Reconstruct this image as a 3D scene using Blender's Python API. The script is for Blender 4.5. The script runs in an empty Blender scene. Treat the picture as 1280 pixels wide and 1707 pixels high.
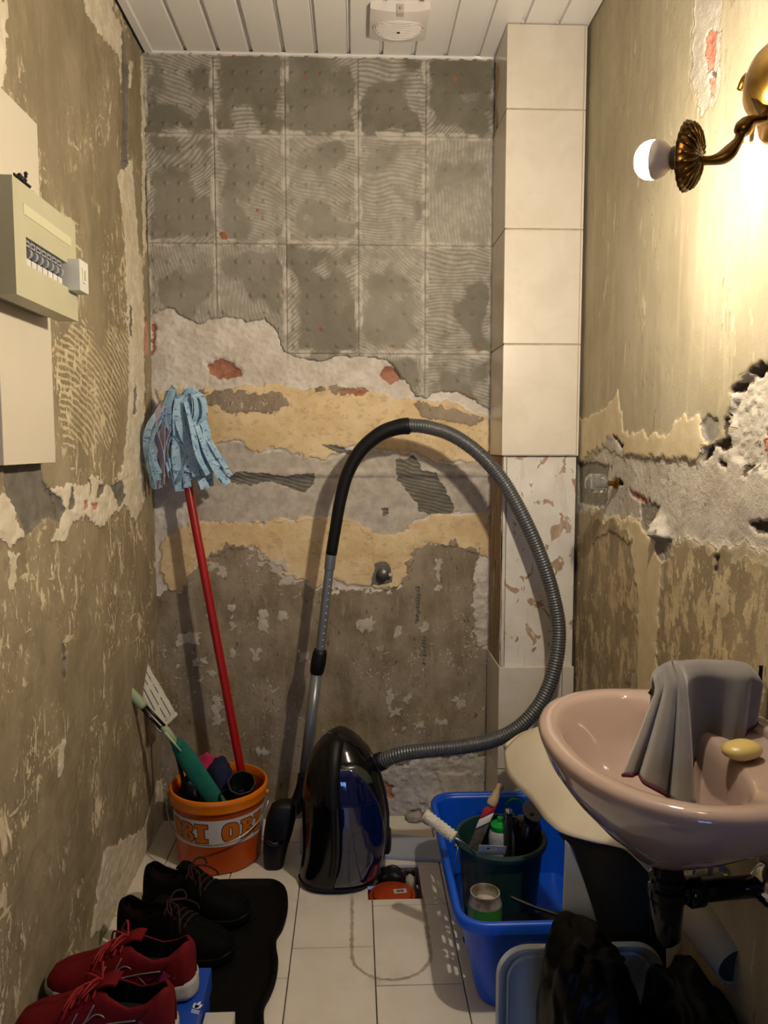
import bpy, bmesh, math, random
import numpy as np
from mathutils import Vector, Matrix

random.seed(7)
SC = bpy.context.scene
COL = SC.collection
PI = math.pi

# ------------------------------------------------------------------ camera
FPX = 1282.0
PITCH = math.radians(4.95)
YAW = math.radians(2.23)
CAMZ = 1.15
cam_d = bpy.data.cameras.new('camera')
cam = bpy.data.objects.new('camera', cam_d)
COL.objects.link(cam)
cam.location = (0, 0, CAMZ)
cam.rotation_euler = (PI / 2 - PITCH, 0, -YAW)
cam_d.sensor_fit = 'VERTICAL'
cam_d.sensor_height = 36.0
cam_d.lens = FPX / 1707.0 * 36.0
cam_d.clip_start = 0.02
SC.camera = cam

# ------------------------------------------------------------------ world, daylight behind the camera, exposure
world = bpy.data.worlds.new('world')
SC.world = world
world.use_nodes = True
wb = world.node_tree.nodes['Background']
wb.inputs[0].default_value = (0.42, 0.58, 1.0, 1)
wb.inputs[1].default_value = 0.05

ld = bpy.data.lights.new('hall_window_daylight', 'AREA')
ld.shape = 'RECTANGLE'
ld.size = 0.62
ld.size_y = 0.62
ld.energy = 2.6
ld.color = (0.20, 0.42, 1.0)
lo = bpy.data.objects.new('hall_window_daylight', ld)
COL.objects.link(lo)
lo.location = (-0.10, -1.86, 0.72)
lo.rotation_euler = (PI / 2, 0, 0)

SC.view_settings.view_transform = 'Standard'
SC.view_settings.look = 'None'
SC.view_settings.gamma = 1.0
SC.view_settings.use_curve_mapping = False
SC.view_settings.exposure = 2.05
SC.cycles.use_light_tree = False
SC.cycles.max_bounces = 7
SC.cycles.diffuse_bounces = 3
SC.cycles.glossy_bounces = 3
SC.cycles.transmission_bounces = 6
BULB1 = 370.0
BULB2 = 25.0

# ------------------------------------------------------------------ geometry of the room (metres)
D = 2.30        # back wall
ZC = 2.255      # ceiling
XL = -0.593     # left wall
XR = 0.628      # right wall
PY = 2.105      # pillar front
PX = 0.406      # pillar left side
YB = -1.90      # hall wall behind the camera

_F = np.array([math.sin(YAW) * math.cos(PITCH), math.cos(YAW) * math.cos(PITCH), -math.sin(PITCH)])
_R = np.array([math.cos(YAW), -math.sin(YAW), 0])
_U = np.cross(_R, _F)
_C = np.array([0, 0, CAMZ])


def _ray(x, y):
    return _F + _R * (x - 640) / FPX + _U * (853.5 - y) / FPX


def aY(x, y, Y):
    d = _ray(x, y)
    return Vector(_C + d * (Y / d[1]))


def aZ(x, y, Z):
    d = _ray(x, y)
    return Vector(_C + d * ((Z - CAMZ) / d[2]))


def aX(x, y, X):
    d = _ray(x, y)
    return Vector(_C + d * (X / d[0]))


# ------------------------------------------------------------------ helpers: objects
def lin(c):
    if isinstance(c, str):
        c = c.lstrip('#')
        c = [int(c[i:i + 2], 16) / 255 for i in (0, 2, 4)]
    return tuple((v / 12.92 if v <= 0.04045 else ((v + 0.055) / 1.055) ** 2.4) for v in c[:3]) + (1.0,)


def tag(o, label=None, cat=None, group=None, kind=None):
    if label: o['label'] = label
    if cat: o['category'] = cat
    if group: o['group'] = group
    if kind: o['kind'] = kind
    return o


def empty(name, loc, label, cat, group=None):
    o = bpy.data.objects.new(name, None)
    COL.objects.link(o)
    o.location = loc
    o.empty_display_size = 0.05
    return tag(o, label, cat, group)


def link(name, me, mat, parent=None, smooth=False):
    o = bpy.data.objects.new(name, me)
    COL.objects.link(o)
    if mat is not None and not me.materials:
        me.materials.append(mat)
    if smooth:
        me.polygons.foreach_set('use_smooth', [True] * len(me.polygons))
    if parent is not None:
        o.parent = parent
        p = parent
        off = Vector((0, 0, 0))
        while p is not None:
            off += p.location
            p = p.parent
        o.location = -off
    return o


def children(o):
    return [c for c in bpy.data.objects if c.parent == o]


class MB:
    """collects geometry in world coordinates and links it as one mesh object"""

    def __init__(s):
        s.v = []
        s.f = []

    def add(s, vs, fs):
        n = len(s.v)
        s.v += [tuple(v) for v in vs]
        s.f += [tuple(i + n for i in f) for f in fs]
        return s

    def box(s, lo, hi, b=0.0):
        (x0, y0, z0), (x1, y1, z1) = lo, hi
        if b <= 0:
            vs = [(x, y, z) for z in (z0, z1) for y in (y0, y1) for x in (x0, x1)]
            return s.add(vs, [(0, 2, 3, 1), (4, 5, 7, 6), (0, 1, 5, 4), (2, 6, 7, 3), (0, 4, 6, 2), (1, 3, 7, 5)])
        bm = bmesh.new()
        bmesh.ops.create_cube(bm, size=1)
        for v in bm.verts:
            v.co = Vector(((x0 + x1) / 2 + v.co.x * (x1 - x0), (y0 + y1) / 2 + v.co.y * (y1 - y0), (z0 + z1) / 2 + v.co.z * (z1 - z0)))
        bmesh.ops.bevel(bm, geom=bm.edges[:], offset=b, segments=2, affect='EDGES', profile=0.5)
        s.bm(bm)
        return s

    def bm(s, bm):
        bm.verts.ensure_lookup_table()
        s.add([v.co.copy() for v in bm.verts], [[v.index for v in f.verts] for f in bm.faces])
        bm.free()
        return s

    def obox(s, c, ax, half, b=0.0):
        """box at c with axes (3 unit vectors) and half sizes"""
        t = MB().box((-half[0], -half[1], -half[2]), half, b)
        A = [Vector(a).normalized() for a in ax]
        c = Vector(c)
        return s.add([c + A[0] * v[0] + A[1] * v[1] + A[2] * v[2] for v in t.v], t.f)

    def loft(s, rings, cap0=True, cap1=True, closed=True):
        n = len(rings[0])
        vs = [p for r in rings for p in r]
        fs = []
        for i in range(len(rings) - 1):
            for j in range(n if closed else n - 1):
                k = (j + 1) % n
                fs.append((i * n + j, i * n + k, (i + 1) * n + k, (i + 1) * n + j))
        if cap0: fs.append(tuple(range(n - 1, -1, -1)))
        if cap1: fs.append(tuple((len(rings) - 1) * n + j for j in range(n)))
        return s.add(vs, fs)

    def lathe(s, prof, c, ax=(0, 0, 1), seg=32, cap0=True, cap1=True, wob=None):
        ax = Vector(ax).normalized()
        t = Vector((1, 0, 0)) if abs(ax.x) < 0.9 else Vector((0, 1, 0))
        e1 = (t - ax * t.dot(ax)).normalized()
        e2 = ax.cross(e1)
        c = Vector(c)
        rings = []
        for r, h in prof:
            ring = []
            for i in range(seg):
                a = 2 * PI * i / seg
                rr = r * (wob(a, h) if wob else 1)
                ring.append(c + ax * h + (e1 * math.cos(a) + e2 * math.sin(a)) * rr)
            rings.append(ring)
        return s.loft(rings, cap0, cap1)

    def tube(s, pts, r, seg=12, caps=True, flat=None):
        P = [Vector(p) for p in pts]
        n = len(P)
        R = r if isinstance(r, (list, tuple)) else [r] * n
        T = []
        for i in range(n):
            a, b = P[max(i - 1, 0)], P[min(i + 1, n - 1)]
            T.append((b - a).normalized())
        up = Vector((0, 0, 1)) if abs(T[0].z) < 0.9 else Vector((0, 1, 0))
        e = (up - T[0] * up.dot(T[0])).normalized()
        rings = []
        for i in range(n):
            e = (e - T[i] * e.dot(T[i])).normalized()
            g = T[i].cross(e)
            rings.append([P[i] + (e * math.cos(2 * PI * j / seg) + g * math.sin(2 * PI * j / seg) * (flat or 1)) * R[i] for j in range(seg)])
        return s.loft(rings, caps, caps)

    def prism(s, poly, vec):
        """extrude a planar polygon (list of points) by a vector"""
        vec = Vector(vec)
        A = [Vector(p) for p in poly]
        return s.loft([A, [p + vec for p in A]])

    def grid(s, fn, nu, nv, wrap=False):
        vs = [fn(i / (nu if wrap else nu - 1), j / (nv - 1)) for i in range(nu) for j in range(nv)]
        fs = []
        for i in range(nu if wrap else nu - 1):
            k = (i + 1) % nu
            for j in range(nv - 1):
                fs.append((i * nv + j, k * nv + j, k * nv + j + 1, i * nv + j + 1))
        return s.add(vs, fs)

    def build(s, name, mat, parent=None, smooth=True, solid=0, sub=0, bevel=0, auto=None, off=0):
        me = bpy.data.meshes.new(name)
        me.from_pydata(s.v, [], s.f)
        bm = bmesh.new()
        bm.from_mesh(me)
        bmesh.ops.recalc_face_normals(bm, faces=bm.faces)
        bm.to_mesh(me)
        bm.free()
        o = link(name, me, mat, parent, smooth)
        if auto is not None and smooth:
            me.set_sharp_from_angle(angle=math.radians(auto))
        if solid:
            m = o.modifiers.new('solid', 'SOLIDIFY')
            m.thickness = solid
            m.offset = off
        if bevel:
            m = o.modifiers.new('bevel', 'BEVEL')
            m.width = bevel
            m.segments = 2
            m.limit_method = 'ANGLE'
        if sub:
            m = o.modifiers.new('sub', 'SUBSURF')
            m.levels = m.render_levels = sub
        return o


def spline(pts, n=8):
    """Catmull-Rom through pts (Vectors), n steps per span"""
    P = [Vector(p) for p in pts]
    P = [P[0] * 2 - P[1]] + P + [P[-1] * 2 - P[-2]]
    out = []
    for i in range(1, len(P) - 2):
        a, b, c, d = P[i - 1], P[i], P[i + 1], P[i + 2]
        for k in range(n):
            t = k / n
            out.append(0.5 * ((2 * b) + (c - a) * t + (2 * a - 5 * b + 4 * c - d) * t * t + (3 * b - a - 3 * c + d) * t ** 3))
    out.append(P[-2])
    return out


def resample(pts, step):
    out = [pts[0]]
    need = step
    for a, b in zip(pts, pts[1:]):
        L = (b - a).length
        pos = 0
        while L - pos >= need:
            pos += need
            out.append(a.lerp(b, pos / L))
            need = step
        need -= (L - pos)
    out.append(pts[-1])
    return out


# ------------------------------------------------------------------ helpers: materials
class NT:
    def __init__(s, name):
        s.m = bpy.data.materials.new(name)
        s.m.use_nodes = True
        s.t = s.m.node_tree
        s.b = s.t.nodes['Principled BSDF']
        s._pos = None
        s._nc = {}

    def new(s, typ, **k):
        n = s.t.nodes.new(typ)
        for a, v in k.items():
            setattr(n, a, v)
        return n

    def set(s, sock, v):
        if isinstance(v, bpy.types.NodeSocket):
            s.t.links.new(v, sock)
        elif v is not None:
            sock.default_value = v

    def math(s, op, a, b=None, c=None, clamp=False):
        n = s.new('ShaderNodeMath', operation=op, use_clamp=clamp)
        s.set(n.inputs[0], a)
        if b is not None: s.set(n.inputs[1], b)
        if c is not None: s.set(n.inputs[2], c)
        return n.outputs[0]

    def pos(s):
        if s._pos is None:
            s._pos = s.new('ShaderNodeNewGeometry').outputs['Position']
        return s._pos

    def obj(s):
        return s.new('ShaderNodeTexCoord').outputs['Object']

    def scaled(s, vec, sc, rot=(0, 0, 0), loc=(0, 0, 0)):
        n = s.new('ShaderNodeMapping')
        s.set(n.inputs['Vector'], vec)
        n.inputs['Scale'].default_value = sc if isinstance(sc, (tuple, list)) else (sc, sc, sc)
        n.inputs['Rotation'].default_value = rot
        n.inputs['Location'].default_value = loc
        return n.outputs[0]

    def noise(s, sc, detail=4, rough=0.55, dist=0.0, vec=None, rot=(0, 0, 0), loc=(0, 0, 0)):
        key = (str(sc), detail, rough, dist, rot, loc)
        if vec is None and key in s._nc: return s._nc[key]
        n = s.new('ShaderNodeTexNoise')
        s.set(n.inputs['Vector'], s.scaled(vec if vec is not None else s.pos(), sc, rot, loc))
        n.inputs['Scale'].default_value = 1.0
        n.inputs['Detail'].default_value = detail
        n.inputs['Roughness'].default_value = rough
        n.inputs['Distortion'].default_value = dist
        if vec is None: s._nc[key] = n.outputs[0]
        return n.outputs[0]

    def step(s, v, lo, hi, smooth=True, t0=0.0, t1=1.0):
        n = s.new('ShaderNodeMapRange', interpolation_type='SMOOTHSTEP' if smooth else 'LINEAR')
        s.set(n.inputs[0], v)
        n.inputs[1].default_value = lo
        n.inputs[2].default_value = hi
        n.inputs[3].default_value = t0
        n.inputs[4].default_value = t1
        return n.outputs[0]

    def mix(s, f, a, b, blend='MIX'):
        n = s.new('ShaderNodeMix', data_type='RGBA', blend_type=blend)
        s.set(n.inputs[0], f)
        s.set(n.inputs[6], lin(a) if isinstance(a, str) else a)
        s.set(n.inputs[7], lin(b) if isinstance(b, str) else b)
        return n.outputs[2]

    def attr(s, name):
        n = s.new('ShaderNodeAttribute')
        n.attribute_name = name
        return n.outputs['Fac']

    def bump(s, h, strength=0.5, dist=0.002):
        n = s.new('ShaderNodeBump')
        n.inputs['Strength'].default_value = strength
        n.inputs['Distance'].default_value = dist
        s.set(n.inputs['Height'], h)
        s.t.links.new(n.outputs[0], s.b.inputs['Normal'])

    def out(s, color=None, rough=None, metal=None, **k):
        if color is not None: s.set(s.b.inputs['Base Color'], lin(color) if isinstance(color, str) else color)
        if rough is not None: s.set(s.b.inputs['Roughness'], rough)
        if metal is not None: s.set(s.b.inputs['Metallic'], metal)
        for a, v in k.items():
            s.set(s.b.inputs[a.replace('_', ' ')], v)
        return s.m


def mat(name, c, rough=0.5, metal=0.0, c2=None, ns=30, amt=0.5, bs=0, bstr=0.3, bd=0.002, **k):
    """a procedural surface: two tones mixed by noise, optional fine relief"""
    t = NT(name)
    o = t.obj()
    n = t.noise(ns, 4, 0.6, vec=o)
    col = t.mix(t.step(n, 0.5 - amt * 0.5, 0.5 + amt * 0.5), c, c2 if c2 else c)
    rg = t.step(n, 0.2, 0.8, False, max(rough - 0.05, 0.02), min(rough + 0.05, 1))
    t.out(col, rg, metal, **k)
    if bs:
        t.bump(t.noise(bs, 4, 0.6, vec=o), bstr, bd)
    return t.m


# ------------------------------------------------------------------ helpers: numpy noise and signed distances
_rng = np.random.RandomState(5)
_perm = np.concatenate([_rng.permutation(256)] * 3)
_ga = _rng.rand(256) * 2 * PI


def perlin(x, y, seed=0):
    xi = np.floor(x).astype(int)
    yi = np.floor(y).astype(int)
    xf, yf = x - xi, y - yi
    u, v = xf * xf * (3 - 2 * xf), yf * yf * (3 - 2 * yf)

    def g(ix, iy, dx, dy):
        h = _perm[(_perm[(ix + seed * 17) & 255] + iy) & 255]
        return np.cos(_ga[h]) * dx + np.sin(_ga[h]) * dy
    a = g(xi, yi, xf, yf) * (1 - u) + g(xi + 1, yi, xf - 1, yf) * u
    b = g(xi, yi + 1, xf, yf - 1) * (1 - u) + g(xi + 1, yi + 1, xf - 1, yf - 1) * u
    return (a * (1 - v) + b * v) * 1.5


def fbm(x, y, seed=0, oct=4, gain=0.55):
    o = np.zeros_like(x)
    a = 1.0
    for k in range(oct):
        o += a * perlin(x * 2 ** k, y * 2 ** k, seed + k)
        a *= gain
    return o


def sdf(U, V, poly):
    """signed distance to a polygon, positive inside"""
    d2 = np.full(U.shape, 1e9)
    ins = np.zeros(U.shape, bool)
    n = len(poly)
    for i in range(n):
        ax, ay = poly[i]
        bx, by = poly[(i + 1) % n]
        ex, ey = bx - ax, by - ay
        L = ex * ex + ey * ey + 1e-12
        t = np.clip(((U - ax) * ex + (V - ay) * ey) / L, 0, 1)
        d2 = np.minimum(d2, (U - ax - t * ex) ** 2 + (V - ay - t * ey) ** 2)
        c = (ay > V) != (by > V)
        xi = ax + (V - ay) * ex / (ey if abs(ey) > 1e-9 else 1e-9)
        ins ^= c & (U < xi)
    return np.where(ins, 1, -1) * np.sqrt(d2)


def rect(x0, y0, x1, y1, j=2):
    r = lambda: random.uniform(-j, j)
    return [(x0 + r(), y0 + r()), (x1 + r(), y0 + r()), (x1 + r(), y1 + r()), (x0 + r(), y1 + r())]


def sstep(x, a, b):
    t = np.clip((x - a) / (b - a), 0, 1)
    return t * t * (3 - 2 * t)


def hmesh(name, us, vs, place, disp, attrs, mt, parent=None, flip=False, keep=None):
    """height-field mesh: place(u, v, d) gives world arrays, d is the relief towards the room"""
    U, V = np.meshgrid(us, vs, indexing='ij')
    x, y, z = place(U, V, disp)
    co = np.stack([x, y, z], -1).reshape(-1, 3)
    nu, nv = U.shape
    idx = np.arange(nu * nv).reshape(nu, nv)
    q = np.stack([idx[:-1, :-1], idx[1:, :-1], idx[1:, 1:], idx[:-1, 1:]], -1).reshape(-1, 4)
    if flip: q = q[:, ::-1]
    if keep is not None:
        k = keep
        kf = (k[:-1, :-1] | k[1:, :-1] | k[1:, 1:] | k[:-1, 1:]).reshape(-1)
        q = q[kf]
        used = np.unique(q)
        mp = np.zeros(nu * nv, int)
        mp[used] = np.arange(len(used))
        co = co[used]
        q = mp[q]
        attrs = {a: v.reshape(-1)[used] for a, v in attrs.items()}
    me = bpy.data.meshes.new(name)
    me.vertices.add(len(co))
    me.vertices.foreach_set('co', co.astype(np.float32).ravel())
    me.loops.add(q.size)
    me.loops.foreach_set('vertex_index', q.astype(np.int32).ravel())
    me.polygons.add(len(q))
    me.polygons.foreach_set('loop_start', (np.arange(len(q)) * 4).astype(np.int32))
    me.update(calc_edges=True)
    me.validate()
    me.polygons.foreach_set('use_smooth', np.ones(len(q), bool))
    for a, v in attrs.items():
        at = me.attributes.new(a, 'FLOAT', 'POINT')
        at.data.foreach_set('value', np.asarray(v, np.float32).ravel())
    return link(name, me, mt, parent)


# ------------------------------------------------------------------ walls of stripped plaster
def wall_mat(name, base, layers, rough=0.9, fine=220, fstr=0.55):
    t = NT(name)
    c1, c2, sc = base
    n0 = t.noise(sc, 5, 0.62)
    col = t.mix(t.step(n0, 0.33, 0.67), c1, c2)
    H = t.math('MULTIPLY', n0, 0.35)
    for L in layers:
        if 'a' in L:
            e = t.noise(L.get('es', 90), 3, 0.6)
            v = t.math('MULTIPLY_ADD', t.math('SUBTRACT', e, 0.5), L.get('e', 0.006), t.attr(L['a']))
            s = L.get('soft', 0.0012)
            m = t.step(v, -s, s)
        elif 'fs' in L:
            f = t.noise(L['fs'], L.get('det', 3), L.get('fr', 0.6), L.get('dist', 0.0), rot=L.get('rot', (0, 0, 0)))
            m = t.step(f, L['t0'], L['t1'])
        if 'rid' in L:
            # combed adhesive: ridges from an interpolated phase
            ph = t.attr(L['rid'])
            w = t.math('SINE', t.math('ADD', t.math('MULTIPLY', ph, 2 * PI / L['per']), t.math('MULTIPLY', t.noise(40, 2), 2.5)))
            f2 = t.noise((30, 30, 60), 3)
            m = t.math('MULTIPLY', m, t.step(t.math('ADD', w, t.math('MULTIPLY_ADD', f2, 3.0, -1.5)), -0.1, 0.5))
        if 'm' in L:
            mm = t.step(t.attr(L['m']), L.get('m0', -0.02), L.get('m1', 0.02))
            m = t.math('MULTIPLY', m, mm)
        if 'nm' in L:
            m = t.math('MULTIPLY', m, t.step(t.noise(5, 2, 0.5, loc=(3.7, 1.3, 9.1)), L['nlo'], L['nhi']))
        if 'op' in L:
            m = t.math('MULTIPLY', m, L['op'])
        ln = t.noise(L['ns'] if 'ns' in L else 25, 3, 0.6)
        lc = t.mix(t.step(ln, 0.32, 0.68), L['c1'], L.get('c2', L['c1']))
        col = t.mix(m, col, lc)
        if 'a' in L: H = t.math('MULTIPLY_ADD', m, L.get('h', 0.4), H)
        if 'rg' in L:
            rn = t.noise(L['rg'], 3, 0.7)
            H = t.math('ADD', H, t.math('MULTIPLY', t.math('MULTIPLY', rn, m), L.get('rh', 1.2)))
    H = t.math('ADD', H, t.math('MULTIPLY', t.noise(fine, 3, 0.7), fstr))
    t.out(col, rough)
    t.b.inputs['Specular IOR Level'].default_value = 0.25
    t.bump(H, 0.75, 0.0035)
    return t.m


def layer(U, V, polys, amp=0.006, freq=45, seed=0):
    """union of polygons with a broken edge"""
    out = np.full(U.shape, -0.5)
    for p in polys:
        us = [q[0] for q in p]
        vs = [q[1] for q in p]
        pad = 0.07
        i0, i1 = np.searchsorted(U[:, 0], [min(us) - pad, max(us) + pad])
        j0, j1 = np.searchsorted(V[0], [min(vs) - pad, max(vs) + pad])
        sl = (slice(i0, i1), slice(j0, j1))
        if i1 <= i0 or j1 <= j0: continue
        out[sl] = np.maximum(out[sl], sdf(U[sl], V[sl], p))
    n = fbm(U * freq, V * freq, seed, 4, 0.6)
    return np.where(out > -0.4, out + n * amp, out)


STEP = 0.004

# ---- back wall
bw = lambda pts: [(aY(x, y, D).x, aY(x, y, D).z) for x, y in pts]
us = np.arange(XL - 0.02, XR + 0.02, STEP)
vs = np.arange(-0.03, ZC + 0.02, STEP)
U, V = np.meshgrid(us, vs, indexing='ij')
BREAK = [(236, 538), (262, 520), (285, 515), (306, 529), (335, 541), (352, 532), (385, 528), (412, 537), (440, 533), (458, 548), (468, 572),
         (470, 588), (490, 594), (535, 604), (560, 595), (600, 594), (635, 598), (652, 606), (672, 632), (692, 660), (712, 664), (722, 655), (765, 655),
         (790, 668), (815, 684), (830, 690)]
bed_poly = bw([(225, 60)] + [(225, 540)] + BREAK + [(830, 60)])
bed_sd = sdf(U, V, bed_poly) + fbm(U * 60, V * 60, 3) * 0.004
beige = layer(U, V, [bw(p) for p in [
    [(262, 652), (330, 652), (455, 640), (540, 648), (622, 652), (690, 668), (760, 672), (816, 700), (816, 768), (745, 770), (715, 768), (690, 755), (640, 750), (600, 741),
     (565, 752), (540, 766), (505, 762), (480, 748), (420, 752), (405, 735), (350, 740), (335, 700), (300, 700), (262, 700)],
    [(268, 905), (300, 880), (330, 872), (420, 872), (500, 862), (560, 858), (600, 868), (620, 890), (665, 890), (690, 872), (725, 858), (816, 856), (816, 932), (770, 912),
     (700, 905), (686, 945), (665, 975), (640, 985), (600, 978), (560, 966), (530, 980), (480, 958), (440, 925), (425, 910), (380, 918), (330, 938), (310, 990), (285, 985), (268, 950)],
    [(728, 1288), (800, 1290), (806, 1330), (740, 1325)]]], 0.010, 30, 1)
brown = layer(U, V, [bw(p) for p in [
    [(240, 990), (300, 985), (330, 940), (378, 905), (430, 915), (445, 930), (480, 962), (530, 984), (600, 982), (640, 988), (668, 975), (690, 912), (752, 905), (800, 915),
     (790, 960), (788, 1020), (798, 1075), (815, 1085), (815, 1255), (700, 1262), (640, 1285), (560, 1300), (500, 1420), (240, 1440)],
    [(335, 652), (470, 650), (478, 672), (452, 690), (420, 684), (398, 692), (345, 672)],
    [(500, 648), (560, 644), (610, 648), (560, 655)],
    [(690, 672), (760, 680), (800, 700), (790, 712), (745, 700), (700, 695)]]], 0.013, 28, 7)
greyband = layer(U, V, [bw(p) for p in [
    [(350, 742), (405, 738), (425, 755), (480, 752), (505, 766), (545, 770), (600, 745), (640, 752), (690, 760), (720, 773), (816, 772), (816, 852), (725, 856), (690, 870),
     (660, 905), (652, 950), (622, 950), (622, 900), (590, 868), (540, 862), (480, 868), (420, 872), (330, 870), (330, 800)]]], 0.007, 35, 11)
dark = layer(U, V, [bw(p) for p in [
    [(372, 796), (400, 787), (450, 790), (475, 796), (500, 790), (524, 790), (524, 806), (508, 822), (484, 814), (452, 802), (420, 808), (388, 806)],
    [(658, 764), (676, 768), (688, 758), (698, 770), (700, 782), (726, 790), (740, 812), (757, 846), (756, 856), (712, 856), (700, 852), (690, 832), (662, 800)],
    [(538, 742), (560, 742), (585, 752), (578, 758), (556, 752)], [(636, 848), (646, 846), (648, 856), (640, 860)],
    [(626, 940), (640, 936), (652, 946), (654, 972), (618, 976)],
    [(694, 980), (700, 978), (698, 1035), (693, 1040)], [(706, 1060), (710, 1062), (708, 1110), (704, 1108)]]], 0.004, 60, 13)
brick = layer(U, V, [bw(p) for p in [
    [(346, 606), (370, 597), (388, 606), (404, 618), (400, 628), (366, 632), (348, 622)], [(634, 616), (650, 608), (664, 616), (670, 632), (650, 640), (636, 630)],
    [(560, 652), (600, 648), (622, 652), (600, 660)], [(642, 1305), (652, 1310), (656, 1330), (646, 1335)], [(252, 540), (258, 540), (258, 585), (252, 590)]]], 0.006, 60, 17)
fl = [rect(*r) for r in [(345, 938, 366, 950), (362, 945, 378, 960), (430, 918, 444, 940), (450, 932, 480, 954), (468, 957, 492, 974), (298, 1056, 332, 1072), (325, 1098, 340, 1106),
                         (355, 1158, 368, 1208), (432, 1014, 446, 1052), (381, 1008, 392, 1018), (420, 1083, 436, 1097), (501, 1086, 513, 1102), (466, 1020, 480, 1034), (382, 1085, 396, 1094),
                         (430, 1246, 443, 1256), (350, 1120, 360, 1130), (346, 985, 352, 1030), (384, 1028, 390, 1050), (645, 1150, 654, 1190), (650, 1180, 668, 1192), (674, 1158, 684, 1170),
                         (690, 1205, 704, 1214), (600, 1030, 622, 1052), (655, 1045, 666, 1064), (702, 1036, 712, 1052), (760, 1160, 772, 1178), (725, 930, 732, 985), (728, 1200, 742, 1206), (792, 960, 812, 1075)]]
flecks = layer(U, V, [bw(p) for p in fl], 0.013, 55, 19)
lower = layer(U, V, [bw([(640, 1290), (700, 1268), (812, 1262), (812, 1375), (640, 1375)])], 0.012, 40, 23)
# relief (towards the room)
rough_n = fbm(U * 22, V * 22, 31, 5, 0.62)
dsp = 0.0012 * rough_n
plast = 1 - sstep(np.maximum(np.maximum(beige, brown), greyband), -0.004, 0.004)
dsp += plast * (0.0045 * np.abs(fbm(U * 28, V * 28, 37, 5, 0.65)) - 0.003)
dsp += 0.0035 * sstep(beige, -0.003, 0.003) + 0.002 * sstep(brown, -0.003, 0.003)
dsp += -0.004 * sstep(dark, -0.002, 0.004) - 0.010 * sstep(brick, -0.006, 0.006) + 0.001 * sstep(flecks, -0.002, 0.002)
zp = aY(600, 789, D).z
cond = sstep(U, aY(382, 789, D).x, aY(392, 789, D).x)
dsp += cond * 0.007 * np.sqrt(np.clip(1 - ((V - zp) / 0.012) ** 2, 0, 1))
xl_, zl_ = aY(715, 1340, D).x, aY(715, 1346, D).z
dsp += 0.035 * np.exp(-(((U - xl_) / 0.05) ** 2 + ((V - zl_) / 0.035) ** 2)) * (1 + 0.5 * rough_n)
dsp += -0.0015 * sstep(bed_sd, -0.001, 0.003)
ph1 = V + 0.25 * U + 0.006 * fbm(U * 14, V * 14, 41, 2)
WB = wall_mat('stripped_plaster_back', ('#bfb5a7', '#d6cec2', 14), [
    dict(a='greyband', c1='#a79d8e', c2='#bdb4a6', ns=30, h=0.3, rg=60, rh=0.6),
    dict(a='beige', c1='#cdb184', c2='#dcc59c', ns=12, h=0.6),
    dict(fs=(42, 42, 60), t0=0.56, t1=0.64, c1='#8c7a5f', c2='#a3937a', m='beige', op=0.35),
    dict(a='brown', c1='#7d6f5a', c2='#9a8c78', ns=(13, 13, 7), e=0.016, h=0.5, rg=110, rh=0.5),
    dict(fs=(70, 70, 10), t0=0.55, t1=0.68, c1='#a89a84', c2='#94866e', m='brown', op=0.6),
    dict(fs=55, t0=0.62, t1=0.65, c1='#c7bba6', m='brown', h=0.5, dist=1.6, nm=7, nlo=0.46, nhi=0.58),
    dict(fs=(90, 90, 30), t0=0.63, t1=0.69, c1='#57493a', m='brown', op=0.7),
    dict(a='lower', c1='#a79f98', c2='#c1bab2', h=0.3, rg=50),
    dict(a='flecks', c1='#b3a998', c2='#cbc2b3', h=0.5, op=0.8),
    dict(a='dark', c1='#6c675d', c2='#837d71', h=-0.4),
    dict(a='dark', rid='ph', per=0.011, c1='#4f4b44', op=0.6, h=-0.6),
    dict(a='brick', c1='#94614d', c2='#ad7c66', h=-0.4, rg=70),
])
wall_back = hmesh('wall_back', us, vs, lambda u, v, d: (u, D - d, v), dsp,
                  dict(beige=beige, brown=brown, greyband=greyband, dark=dark, brick=brick, flecks=flecks, lower=lower, ph=ph1), WB, flip=False)
tag(wall_back, 'back wall stripped to plaster with grey tile adhesive imprints above and brown adhesive below', kind='structure')

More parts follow.
